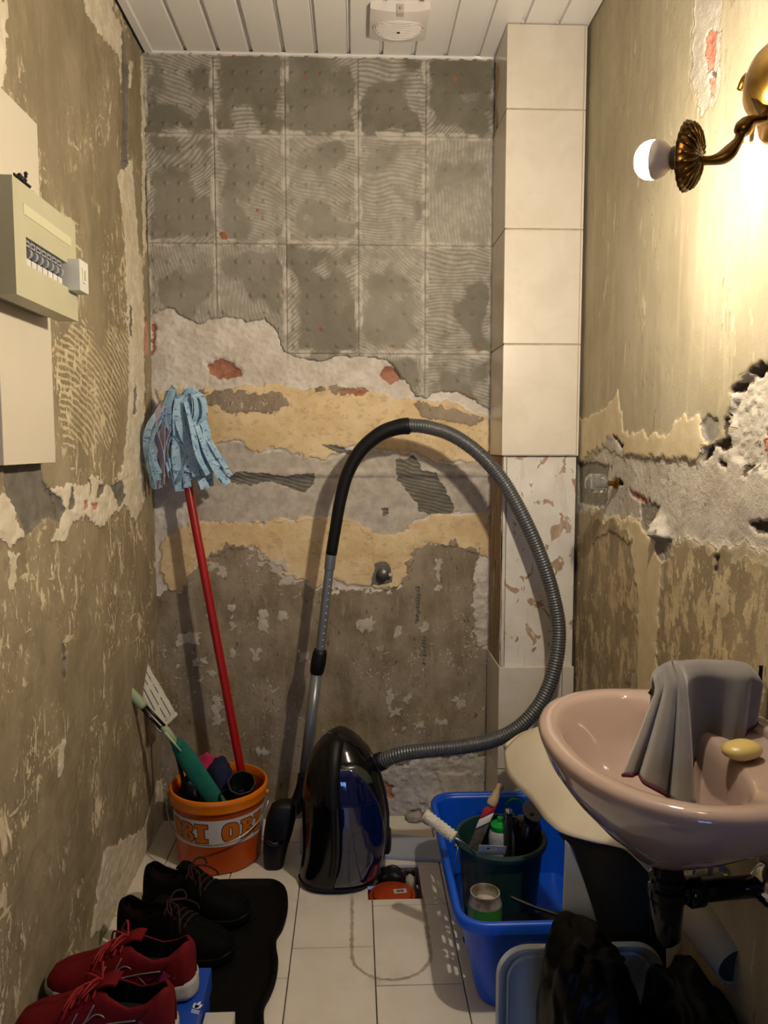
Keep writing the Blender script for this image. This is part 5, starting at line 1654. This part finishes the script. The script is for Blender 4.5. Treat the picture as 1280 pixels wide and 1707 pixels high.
# trap and pipes below the basin
TX = aY(1113, 1440, 1.075)
trap = empty('sink_trap', (TX.x, TX.y, 0.30), 'dark chrome bottle trap with side pipe under the pink basin', 'pipe')
zt_ = lambda y: aY(1113, y, 1.075).z
MB().lathe([(0.021, zt_(1400)), (0.0225, zt_(1425)), (0.0225, zt_(1456)), (0.0265, zt_(1460)), (0.0265, zt_(1468)), (0.0225, zt_(1472)), (0.0225, zt_(1476)), (0.0275, zt_(1480)), (0.0275, zt_(1492)), (0.024, zt_(1496)), (0.0245, zt_(1500)), (0.022, zt_(1560)), (0.012, zt_(1572))],
          (TX.x, TX.y, 0), seg=36).build('trap_body', dchrome, trap, auto=40)
zp_ = zt_(1490)
MB().tube([(TX.x, TX.y, zp_), (XR - 0.002, TX.y + 0.02, zp_ - 0.002)], 0.0165, 24).build('side_pipe', dchrome, trap)
MB().tube([(TX.x + 0.030, TX.y + 0.003, zp_), (TX.x + 0.034, TX.y + 0.003, zp_), (TX.x + 0.052, TX.y + 0.005, zp_), (TX.x + 0.056, TX.y + 0.006, zp_)], [0.018, 0.0225, 0.0225, 0.018], 12).build('pipe_nut', dchrome, trap)
MB().lathe([(0.017, -0.018), (0.032, -0.004), (0.034, 0.0)], (XR - 0.004, TX.y + 0.02, zp_ - 0.002), (1, 0, 0), 28).build('wall_rose', chrome, trap)
g0, g1 = aY(1122, 1478, 1.36), aY(1228, 1612, 1.18)
roll_p = mat('beige_roll_paper', '#9c9078', 0.85, c2='#948870', ns=8)
rt = empty('paper_roll', g1, 'cream cardboard roll leaning in the dark behind the sink trap', 'roll')
MB().tube([g0, g0.lerp(g1, 0.5), g1], 0.0345, 28, caps=False).build('roll_sheet', roll_p, rt, solid=0.002)
MB().tube([g1.lerp(g0, 0.01), g1.lerp(g0, 0.03)], 0.031, 24).build('dark_core', mat('roll_inside', '#2a271e', 0.9), rt)
# angle valve on the right wall
av = empty('angle_valve', (XR - 0.002, 1.22, 0.42), 'small chrome angle valve on the wall behind the sink trap', 'valve')
MB().lathe([(0.020, 0.0), (0.020, 0.003), (0.010, 0.006), (0.010, 0.034), (0.014, 0.036), (0.014, 0.052), (0.004, 0.054)], (XR - 0.002, 1.22, 0.42), (-1, 0, 0), 20).build('valve_body', chrome, av, auto=40)
MB().tube(spline([(XR - 0.03, 1.22, 0.42), (XR - 0.035, 1.20, 0.48), (XR - 0.03, 1.15, 0.56), (XR - 0.05, 1.115, SZ - 0.06)], 6), 0.005, 10).build('supply_hose', steel, av)

# ------------------------------------------------------------------ crystal tap knob on the right wall, capped pipe on the back wall
kc = aX(1028, 806, XR)
kn = empty('valve_knob', kc, 'clear faceted crystal valve knob on a brass stem by the pillar', 'valve')
ka = Vector((-1.0, -0.10, 0.02)).normalized()
crys = NT('clear_acrylic')
crys.out('#eef0ee', 0.02, Transmission_Weight=0.92)
crys.b.inputs['IOR'].default_value = 1.45
K = lambda prof, mt, nm, seg=10: MB().lathe(prof, kc, ka, seg).build(nm, mt, kn, smooth=seg > 12, auto=40 if seg > 12 else None)
K([(0.005, 0.028), (0.019, 0.030), (0.024, 0.036), (0.024, 0.064), (0.018, 0.073), (0.006, 0.077)], crys.m, 'crystal_grip', 10)
K([(0.002, 0.0), (0.013, 0.0), (0.013, 0.006), (0.006, 0.009), (0.006, 0.034), (0.003, 0.036)], mat('brass_stem', '#a07a3a', 0.3, 1.0, c2='#7c5c28', ns=40), 'stem', 24)
K([(0.004, 0.030), (0.010, 0.0305), (0.010, 0.060), (0.004, 0.061)], chrome, 'core', 20)
pc = aY(638, 956, D)
ps = empty('water_pipe_stub', pc, 'capped grey water pipe stub sticking out of the back wall', 'pipe')
pm = mat('dull_grey_metal', '#6d6a66', 0.4, 0.7, c2='#555250', ns=40, bs=60)
MB().lathe([(0.010, -0.004), (0.019, 0.0), (0.019, 0.010), (0.016, 0.012), (0.016, 0.026), (0.010, 0.030), (0.002, 0.031)], pc, (0.05, -1, 0.05), 24).build('cap', pm, ps, auto=40)
MB().tube([pc + Vector((0.006, -0.018, 0.0)), pc + Vector((0.026, -0.020, -0.002))], 0.0055, 8).build('square_pin', mat('white_pin', '#b9b7b3', 0.4), ps)
m = MB().prism([aY(x, y, D - 0.0025) for x, y in [(622, 942), (634, 936), (650, 940), (650, 950), (655, 970), (640, 972), (618, 976)]], (0, 0.006, 0))
m.build('mortar_collar', mat('grey_mortar_collar', '#6f6a62', 0.95, c2='#5e5952', ns=60, bs=120), ps, smooth=False)


# ------------------------------------------------------------------ fuse box on the left wall
fcream = mat('cream_enamel', '#b7b294', 0.42, c2='#b0ab8d', ns=5)
FX = -0.500
fy0, fy1, fz0, fz1 = 1.187, 1.444, 1.374, 1.546
fuse = empty('fuse_box', (XL, (fy0 + fy1) / 2, fz0), 'cream metal fuse box with a row of black breakers on the left wall', 'fuse box')
MB().box((XL + 0.004, fy0 + 0.006, fz0 + 0.006), (FX - 0.028, fy1 - 0.006, fz1 - 0.006), 0.003).build('housing', mat('brown_grey_enamel', '#8f8870', 0.5, c2='#867f68', ns=6), fuse, smooth=False)
# front cover with a window
P = [aX(x, y, FX) for x, y in [(41, 389), (101, 426), (103, 470), (45, 441)]]
wy0, wy1, wz0_, wz1_ = P[0].y + 0.004, 1.412, 1.426, 1.468
xa, xb = FX - 0.036, FX
m = MB()
for a, b in [((xa, fy0, fz0), (xb, wy0, fz1)), ((xa, wy1, fz0), (xb, fy1, fz1)), ((xa, wy0, fz0), (xb, wy1, wz0_)), ((xa, wy0, wz1_), (xb, wy1, fz1))]:
    m.box(a, b)
bm = bmesh.new()
me = bpy.data.meshes.new('tmp')
me.from_pydata(m.v, [], m.f)
bm.from_mesh(me)
bmesh.ops.remove_doubles(bm, verts=bm.verts, dist=1e-5)
MB().bm(bm).build('front_cover', fcream, fuse, smooth=False)
MB().box((FX - 0.001, fy0 + 0.035, 1.500), (FX + 0.0012, fy1 - 0.025, 1.516), 0.0006).build('label_strip', mat('cream_label', '#c9c3a0', 0.35), fuse, smooth=False)
back_ = MB().box((FX - 0.034, wy0 - 0.002, wz0_ - 0.002), (FX - 0.012, wy1 + 0.002, wz1_ + 0.002)).build('breaker_rail', mat('rail_grey', '#5e6066', 0.5), fuse, smooth=False)
nb = 7
bw_ = 0.0215
lb = mat('paper_label', '#cfcbc2', 0.7, c2='#bdb9b0', ns=40)
for i in range(nb):
    y0 = wy0 + 0.006 + i * bw_
    br_ = MB().box((FX - 0.013, y0, wz0_ + 0.012), (FX - 0.006, y0 + bw_ - 0.001, wz1_ - 0.012), 0.001).build('breaker', blackp, fuse, smooth=False)
    MB().lathe([(0.001, -0.005), (0.0085, -0.004), (0.0085, 0.004), (0.001, 0.005)], (FX - 0.007, y0 + bw_ * 0.5, (wz0_ + wz1_) / 2), (0, 1, 0), 20).build('toggle', mat('toggle_grey', '#8e9092', 0.35) if i == 0 else bpy.data.materials['toggle_grey'], br_, auto=40)
    MB().box((FX - 0.012, y0 + 0.001, wz0_ + 0.001), (FX - 0.004, y0 + bw_ - 0.002, wz0_ + 0.012)).build('name_label', lb, br_, smooth=False)
    MB().box((FX - 0.012, y0 + 0.001, wz1_ - 0.011), (FX - 0.005, y0 + bw_ - 0.002, wz1_ - 0.001)).build('rating_plate', mat('grey_plate', '#8b8d90', 0.5) if i == 0 else bpy.data.materials['grey_plate'], br_, smooth=False)
    MB().box((FX - 0.0052, y0 + 0.004, wz1_ - 0.008), (FX - 0.0048, y0 + bw_ - 0.006, wz1_ - 0.005)).build('rating_print', lab_dk, br_, smooth=False)
sw = MB().box((FX - 0.012, 1.398, 1.421), (FX + 0.022, 1.440, 1.476), 0.0015).build('timer_module', mat('white_module', '#cfccc2', 0.4, c2='#c6c3b8', ns=8), fuse, smooth=False)
MB().box((FX + 0.0215, 1.408, 1.436), (FX + 0.0245, 1.419, 1.462), 0.001).build('rocker', mat('ivory_rocker', '#d9d2ac', 0.35), sw, smooth=False)
MB().box((FX + 0.0242, 1.4125, 1.440), (FX + 0.0250, 1.4145, 1.458)).build('rocker_slot', lab_dk, sw, smooth=False)
# thin white clutter on top of the box
blk = mat('matt_black_plastic', '#0a0a0a', 0.6)
orn = empty('black_comb_strip', (FX - 0.006, 1.28, fz1 + 0.001), 'small black toothed plastic strip lying on the fuse box edge', 'plastic part')
o0, o1 = Vector((FX - 0.006, 1.208, fz1 + 0.004)), Vector((FX - 0.006, 1.268, fz1 + 0.004))
MB().obox((o0 + o1) / 2 + Vector((0, 0, 0.0045)), ((0, 1, 0), (1, 0, 0), (0, 0, 1)), (0.030, 0.0012, 0.0012)).build('bar', blk, orn, smooth=False)
for i in range(9):
    p = o0.lerp(o1, (i + 0.3) / 9)
    MB().obox(p, ((0, 1, 0), (1, 0, 0), (0, 0, 1)), (0.0011, 0.001, 0.0045 if i != 6 else 0.004)).build('tooth', blk, orn, smooth=False)
for t_, h_, r_ in ((0.34, 0.010, 0.0045), (0.5, 0.009, 0.0040), (0.44, 0.008, 0.005), (0.66, 0.010, 0.0036), (0.72, 0.017, 0.0028), (0.73, 0.021, 0.0034)):
    p = o0.lerp(o1, t_) + Vector((0, 0, h_ - 0.002))
    MB().lathe([(0.0005, -r_), (r_ * 0.8, -r_ * 0.5), (r_, 0), (r_ * 0.8, r_ * 0.5), (0.0005, r_)], p, (0, 0, 1), 12).build('knob', blk, orn)
wpl = mat('white_plastic_bits', '#c9c6c4', 0.45)
tag(MB().obox((FX - 0.055, 1.395, fz1 + 0.020), ((0, 1, 0), (1, 0, 0), (0, 0, 1)), (0.011, 0.008, 0.020), 0.001).build('plastic_block', wpl, smooth=False), 'taller white plastic block standing on the fuse box', 'plastic part')
tag(MB().obox((FX - 0.035, 1.425, fz1 + 0.010), ((0, 1, 0), (1, 0, 0), (0, 0, 1)), (0.009, 0.008, 0.010), 0.001).build('plastic_block', wpl, smooth=False), 'shorter white plastic block at the far end of the fuse box', 'plastic part')
tag(MB().obox((FX - 0.045, 1.452, fz1 + 0.0015), ((0, 1, -0.02), (1, 0, 0), (0, 0.02, 1)), (0.042, 0.030, 0.0012)).build('plastic_plate', mat('grey_white_plate', '#b9b2a9', 0.5), smooth=False), 'thin white plate jutting out from the top of the fuse box', 'plastic part')

# cover boards above and below the fuse box
wboard = mat('cream_board', '#cdc2ac', 0.45, c2='#d3c9b5', ns=3)
p = aX(62, 207, XL + 0.016)
ub = empty('cover_board', (XL, 1.3, fz1), 'cream cover board on the wall above the fuse box', 'board')
MB().box((XL + 0.004, 1.02, fz1 - 0.03), (XL + 0.016, p.y, p.z), 0.001).build('panel', wboard, ub, smooth=False)
lbrd = empty('cover_board', (XL, 1.45, 1.1), 'narrow cream cover board with dark red edge below the fuse box', 'board')
p0, p1 = aX(7, 775, XL + 0.030), aX(93, 771, XL + 0.030)
MB().box((XL + 0.020, p0.y, p1.z), (XL + 0.030, p1.y, fz0 + 0.02), 0.001).build('panel', wboard, lbrd, smooth=False)
MB().box((XL + 0.004, p0.y + 0.004, p1.z + 0.004), (XL + 0.020, p1.y - 0.008, fz0 + 0.02)).build('wood_core', mat('dark_red_wood', '#4a2218', 0.6, c2='#3a1a12', ns=30), lbrd, smooth=False)

# ------------------------------------------------------------------ extractor fan on the ceiling
fanw = mat('white_fan_plastic', '#cfc7bf', 0.4, c2='#d3ccc5', ns=6)
fl0, fl1 = aZ(619, 30, ZC - 0.03), aZ(712, 30, ZC - 0.03)
fx0, fx1 = aZ(616, 50, ZC - 0.024).x, aZ(712, 50, ZC - 0.024).x
fyn, fyf = aZ(664, 18, ZC - 0.02).y, aZ(664, 74, ZC - 0.028).y
fyf = min(fyf, D - 0.03)
fan = empty('extractor_fan', ((fx0 + fx1) / 2, (fyn + fyf) / 2, ZC), 'white square extractor fan with oval slotted grille on the ceiling', 'fan')
cx, cy = (fx0 + fx1) / 2, (fyn + fyf) / 2
hx, hy = (fx1 - fx0) / 2, (fyf - fyn) / 2


def fan_z(u, v):
    """underside bulges: deepest across the middle, thinner on the near edge"""
    return ZC - 0.014 - 0.016 * (1 - (u * 0.92) ** 2) * (0.55 + 0.45 * (1 - v * v))


m = MB()
m.grid(lambda a, b: Vector((cx + hx * (2 * a - 1), cy + hy * (2 * b - 1), fan_z(2 * a - 1, 2 * b - 1))), 24, 24)
N_ = 24
for e in range(4):
    pts = []
    for i in range(N_):
        t_ = 2 * i / (N_ - 1) - 1
        u, v = [(t_, -1), (1, t_), (-t_, 1), (-1, -t_)][e]
        pts.append((cx + hx * u, cy + hy * v, fan_z(u, v)))
    m.loft([pts, [(q[0], q[1], ZC + 0.004) for q in pts]], False, False, closed=False)
m.build('housing', fanw, fan, auto=40)
E_ = [Vector((cx + 0.86 * hx * math.cos(a), cy + 0.06 * hy + 0.62 * hy * math.sin(a), fan_z(0.86 * math.cos(a), 0.06 + 0.62 * math.sin(a)) - 0.001)) for a in np.linspace(0, 2 * PI, 48)]
gr = MB().tube(E_, 0.0022, 8).build('grille_ring', fanw, fan)
for i in range(9):
    v = -0.54 + 0.12 * i
    hw = 0.86 * math.sqrt(max(0, 1 - (v / 0.62) ** 2)) * 0.94
    L_ = [Vector((cx + hx * u, cy + hy * (v + 0.06), fan_z(u, v + 0.06) - 0.0012)) for u in np.linspace(-hw, hw, 20)]
    MB().tube(L_, 0.0022, 6).build('slat', fanw, gr)
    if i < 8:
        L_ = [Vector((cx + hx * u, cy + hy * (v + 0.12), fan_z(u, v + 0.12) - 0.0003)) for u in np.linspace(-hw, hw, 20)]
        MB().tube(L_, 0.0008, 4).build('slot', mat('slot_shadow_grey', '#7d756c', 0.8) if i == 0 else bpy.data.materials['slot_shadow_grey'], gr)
MB().lathe([(0.0005, 0.0), (0.004, 0.0), (0.004, 0.003), (0.0005, 0.003)], (cx, cy + 0.06 * hy, fan_z(0, 0.06) - 0.0035), (0, 0, 1), 14).build('pilot_hole', blk, fan)
ls = MB().box((cx - 0.009, fyn - 0.003, ZC - 0.026), (cx + 0.009, fyn + 0.016, ZC - 0.005), 0.001).build('screw_tab', mat('tab_grey', '#b3aaa0', 0.4), fan, smooth=False)
MB().lathe([(0.0005, 0), (0.0035, 0.0), (0.0035, 0.002), (0.0005, 0.002)], (cx, fyn - 0.003, ZC - 0.015), (0, -1, 0), 12).build('screw', chrome, ls)

# ------------------------------------------------------------------ black rubber mat
matm = mat('black_rubber_mat', '#060605', 0.6, c2='#080807', ns=30, bs=260, bstr=0.8, Specular_IOR_Level=0.15)
op = [(330, 1474), (352, 1468), (440, 1466), (462, 1469), (476, 1480), (480, 1498), (479, 1522), (472, 1545), (462, 1562), (461, 1580), (464, 1600), (461, 1630), (452, 1655), (442, 1675), (440, 1700), (446, 1760), (448, 1900), (250, 1900), (150, 1700), (222, 1560), (284, 1482)]
out_ = spline([aZ(x, y, 0.012) for x, y in op], 5)[:-1]
for p in out_: p.x = max(p.x, XL + 0.012)
cen = sum(out_, Vector()) / len(out_)


def inset(d, z):
    r = []
    n = len(out_)
    for i in range(n):
        t_ = (out_[(i + 1) % n] - out_[i - 1])
        t_.z = 0
        nrm = Vector((-t_.y, t_.x, 0)).normalized()
        if nrm.dot(cen - out_[i]) < 0: nrm = -nrm
        q = out_[i] + nrm * d
        r.append((q.x, q.y, z))
    return r


rug = MB().loft([inset(0.002, 0.0012), inset(0.0, 0.010), inset(0.002, 0.016), inset(0.008, 0.017), inset(0.014, 0.009), inset(0.022, 0.006)], cap0=False).build('rubber_mat', matm)
tag(rug, 'black rubber floor mat with raised wavy border under the shoes', 'mat')

# ------------------------------------------------------------------ shoe boxes
bcard = mat('blue_card', '#0c46b0', 0.45, c2='#0a3ea2', ns=6)
wcard = mat('white_logo_print', '#c9d2e2', 0.5)
bx0, bx1, by0, by1, bz = XL + 0.016, -0.285, 1.12, 1.452, 0.120
sbx = empty('shoe_box', ((bx0 + bx1) / 2, (by0 + by1) / 2, 0.007), 'blue cardboard shoe box with small white logo under the red shoes', 'box')
MB().box((bx0 + 0.004, by0 + 0.004, 0.0180), (bx1 - 0.004, by1 - 0.004, bz - 0.03), 0.001).build('base', bcard, sbx, smooth=False)
lid_ = MB().box((bx0, by0, bz - 0.045), (bx1, by1, bz), 0.0015).build('lid', bcard, sbx, smooth=False)
lc = aZ(325, 1682, bz)
lc.z = bz + 0.0004
for a, k_ in ((-0.55, 0.8), (0.0, 1.0), (0.55, 0.8)):
    d_ = Vector((math.sin(a + 0.35), math.cos(a + 0.35), 0))
    s_ = Vector((d_.y, -d_.x, 0))
    pl_ = [lc + d_ * (0.020 * k_ * t_) + s_ * (0.0042 * math.sin(PI * t_ ** 0.8) * sg) for sg, T_ in ((1, np.linspace(0.08, 1, 9)), (-1, np.linspace(1, 0.08, 9))) for t_ in T_]
    MB().prism(pl_, (0, 0, 0.0004)).build('logo_leaf', wcard, lid_, smooth=False)
for i in range(3):
    MB().obox(lc + Vector((0.002, -0.004 - 0.0035 * i, 0.0002)), ((1, -0.35, 0), (0.35, 1, 0), (0, 0, 1)), (0.008, 0.0008, 0.0002)).build('logo_bar', wcard, lid_, smooth=False)
wb_ = empty('shoe_box', (-0.245, 1.24, 0.007), 'white cardboard box on the mat beside the blue shoe box', 'box')
q = aZ(392, 1686, 0.09)
MB().box((bx1 + 0.006, 1.10, 0.0180), (q.x - 0.002, q.y - 0.003, 0.085), 0.001).build('base', mat('white_card_box', '#b9b4a9', 0.6), wb_, smooth=False)
MB().box((bx1 + 0.003, 1.098, 0.060), (q.x, q.y, 0.090), 0.0012).build('lid', mat('white_card_lid', '#c3beb3', 0.6), wb_, smooth=False)


# ------------------------------------------------------------------ shoes
def shoe(heel, toe, z0, name, label, cat, group, mU, mS, mL, mLace, mTrim=None, L=0.285, runner=True, side=1, Hk=1.0):
    heel, toe = Vector((heel[0], heel[1], z0)), Vector((toe[0], toe[1], z0))
    ax = (toe - heel).normalized()
    ay = Vector((-ax.y, ax.x, 0))
    o = empty(name, heel, label, cat, group)
    T = lambda p: heel + ax * p[0] + ay * p[1] + Vector((0, 0, p[2]))
    ip = lambda t, xs_, ys_: float(np.interp(t, xs_, ys_))
    w = lambda t: ip(t, [0, .015, .05, .12, .3, .5, .68, .8, .9, .96, .99, 1], [.004, .020, .030, .035, .034, .040, .048, .047, .040, .028, .014, .003])
    top = lambda t: Hk * ip(t, [0, .02, .06, .15, .25, .38, .46, .6, .75, .88, .96, 1], [.080, .098, .102, .084, .078, .094, .100, .080, .064, .054, .044, .026])
    zs = lambda t: ip(t, [0, .1, .4, .7, 1], [.034, .033, .027, .023, .026])
    op_ = lambda t: ip(t, [0, .04, .08, .16, .28, .38, .46], [0, 0, .015, .025, .027, .022, 0])

    def S(t, v, off=0.0):
        o_, w_ = op_(t), w(t)
        c_, s_ = math.cos(v * PI / 2), math.sin(v * PI / 2)
        y = o_ + (w_ + off - o_) * c_ ** 0.75
        z = zs(t) - 0.004 + (top(t) + off - zs(t) + 0.004) * s_ ** 0.9
        return y, z
    ts = np.concatenate([np.linspace(0, 0.1, 10), np.linspace(0.12, 0.9, 40), np.linspace(0.91, 1, 10)])
    vv = np.linspace(0, 1, 14)
    m = MB()
    for sg in (1, -1):
        rows_ = [[T((t * L, sg * S(t, v)[0], S(t, v)[1])) for v in vv] for t in ts]
        m.loft(rows_, False, False, closed=False)
    m.build('upper', mU, o, solid=0.003, off=0)
    # lining
    m = MB()
    tl_ = [t for t in ts if 0.03 <= t <= 0.5]
    for sg in (1, -1):
        m.loft([[T((t * L, sg * max(S(t, v, -0.004)[0], 0), S(t, v, -0.004)[1])) for v in vv] for t in tl_], False, False, closed=False)
    m.loft([[T((t * L, -w(t) + 0.006, 0.046)), T((t * L, w(t) - 0.006, 0.046))] for t in tl_], False, False, closed=False)
    m.build('lining', mL, o)
    # sole
    if runner:
        bands = [('outsole', [(0.0, -0.004, 0.004), (0.006, 0.0, 0.0)], None)]
    def ring(k, zf):
        return [T((t * L + (-0.004 if t < .05 else 0.003 if t > .96 else 0), (w(t) + k), zf(t))) for t in ts] + [T((t * L + (-0.004 if t < .05 else 0.003 if t > .96 else 0), -(w(t) + k), zf(t))) for t in ts[::-1]]
    spring = lambda t: 0.010 * max(0, (t - 0.75) / 0.25) ** 2
    MB().loft([ring(-0.006, lambda t: spring(t) + 0.0), ring(0.002, lambda t: spring(t) + 0.004), ring(0.005, lambda t: spring(t) * 0.7 + 0.012), ring(0.003, lambda t: 0.018 + spring(t) * 0.4), ring(0.004, lambda t: zs(t) * 0.85), ring(0.0005, lambda t: zs(t) + 0.003)]).build('sole', mS, o)
    # tongue and laces
    tg = [T((t * L, 0, top(t) + dz)) for t, dz in ((0.34, 0.022), (0.40, 0.016), (0.47, 0.004), (0.58, 0.0015), (0.66, 0.001))]
    ribbon(tg, (0, 0, 1), 0.034, mU, 'tongue', o, th=0.004)
    for i in range(5):
        t = 0.45 + 0.045 * i
        pts = []
        for sg, dt in ((-1, 0.0), (-0.5, 0.004), (0, 0.01), (0.5, 0.018), (1, 0.026)):
            v = 1 - 0.36 * abs(sg)
            y, z = S(t + dt, v)
            pts.append(T(((t + dt) * L, math.copysign(y, sg) if sg else 0, z + 0.0045)))
        MB().tube(spline(pts, 4), 0.0022, 6).build('lace', mLace, o)
    bc = T((0.45 * L, 0, top(0.45) + 0.010))
    for sg in (1, -1):
        lp_ = [bc, bc + ay * (0.018 * sg) + Vector((0, 0, 0.012)) + ax * 0.006, bc + ay * (0.038 * sg) + Vector((0, 0, 0.004)) + ax * 0.016, bc + ay * (0.034 * sg) + Vector((0, 0, -0.010)) + ax * 0.024, bc + ay * (0.012 * sg) + Vector((0, 0, -0.002)) + ax * 0.008, bc]
        MB().tube(spline(lp_, 5), 0.0022, 6).build('lace_bow', mLace, o)
        en = [bc, bc + ay * (0.016 * sg) + ax * 0.03 + Vector((0, 0, -0.002)), bc + ay * (0.040 * sg) + ax * 0.045 + Vector((0, 0, -0.024)), bc + ay * (0.048 * sg) + ax * 0.05 + Vector((0, 0, -0.040))]
        MB().tube(spline(en, 5), 0.0020, 6).build('lace_end', mLace, o)
    if mTrim:
        for ln in ([(0.30, 0.12), (0.42, 0.42), (0.52, 0.30), (0.66, 0.12)], [(0.20, 0.42), (0.35, 0.30), (0.52, 0.22), (0.70, 0.22)], [(0.46, 0.55), (0.50, 0.35), (0.56, 0.12)], [(0.56, 0.52), (0.585, 0.35), (0.62, 0.14)]):
            for sg in (1, -1):
                pts = [T((t * L, sg * S(t, v, 0.0022)[0], S(t, v, 0.0022)[1])) for t, v in ln]
                MB().tube(spline(pts, 6), 0.0016, 6, flat=0.6).build('side_stripe', mTrim, o)
        for sg in (1, -1):
            pts = [T((t * L, sg * S(t, v, 0.002)[0], S(t, v, 0.002)[1])) for t, v in [(0.10, 0.18), (0.22, 0.10), (0.18, 0.42)]]
            MB().add(pts, [(0, 1, 2)]).build('pink_patch', bpy.data.materials.get('pink_patch') or mat('pink_patch', '#8e2f5a', 0.6), o, smooth=False, solid=0.001)
        # heel counter line
        pts = [T((t * L, S(t, v, 0.002)[0] * sg_, S(t, v, 0.002)[1])) for t, v, sg_ in [(0.30, 0.1, 1), (0.17, 0.5, 1), (0.08, 0.85, 1)]]
        MB().tube(spline(pts, 6), 0.0012, 6).build('seam', mL, o)
    return o


redu = mat('red_knit_upper', '#6c0810', 0.75, c2='#5c070d', ns=30, bs=320, bstr=0.5, Specular_IOR_Level=0.2)
solew = mat('white_foam_sole', '#a8a29c', 0.7, c2='#b5b0aa', ns=14)
linb = mat('black_lining', '#0a0809', 0.9)
redl = mat('red_lace', '#9c1018', 0.75, c2='#820d14', ns=60)
silv = mat('silver_stripe', '#8f8587', 0.4, 0.4)
gname = 'red running shoes on the blue box'
shoe((-0.302, 1.385), (-0.578, 1.400), bz + 0.001, 'running_shoe', 'red running shoe farther from the viewer, on the blue shoe box', 'shoe', None, redu, solew, linb, redl, silv, L=0.28)
shoe((-0.312, 1.262), (-0.580, 1.285), bz + 0.001, 'running_shoe', 'nearest red running shoe with silver side stripes on the blue shoe box', 'shoe', None, redu, solew, linb, redl, silv, L=0.28)
blku = mat('black_mesh_upper', '#030303', 0.8, c2='#040404', ns=30, bs=280, bstr=0.4, Specular_IOR_Level=0.12)
blks = mat('black_rubber_sole', '#060505', 0.6, c2='#080707', ns=14, Specular_IOR_Level=0.2)
dred = mat('dark_red_lining', '#2e080c', 0.85, c2='#22060a', ns=30)
shoe((-0.520, 1.845), (-0.262, 1.770), 0.0075, 'dark_shoe', 'black shoe with dark red lining nearest the orange bucket on the mat', 'shoe', None, blku, blks, dred, dred, None, L=0.275, Hk=1.1)
shoe((-0.540, 1.700), (-0.282, 1.635), 0.0075, 'dark_shoe', 'black shoe between the red running shoes and the other black shoe', 'shoe', None, blku, blks, dred, dred, None, L=0.275, Hk=1.1)
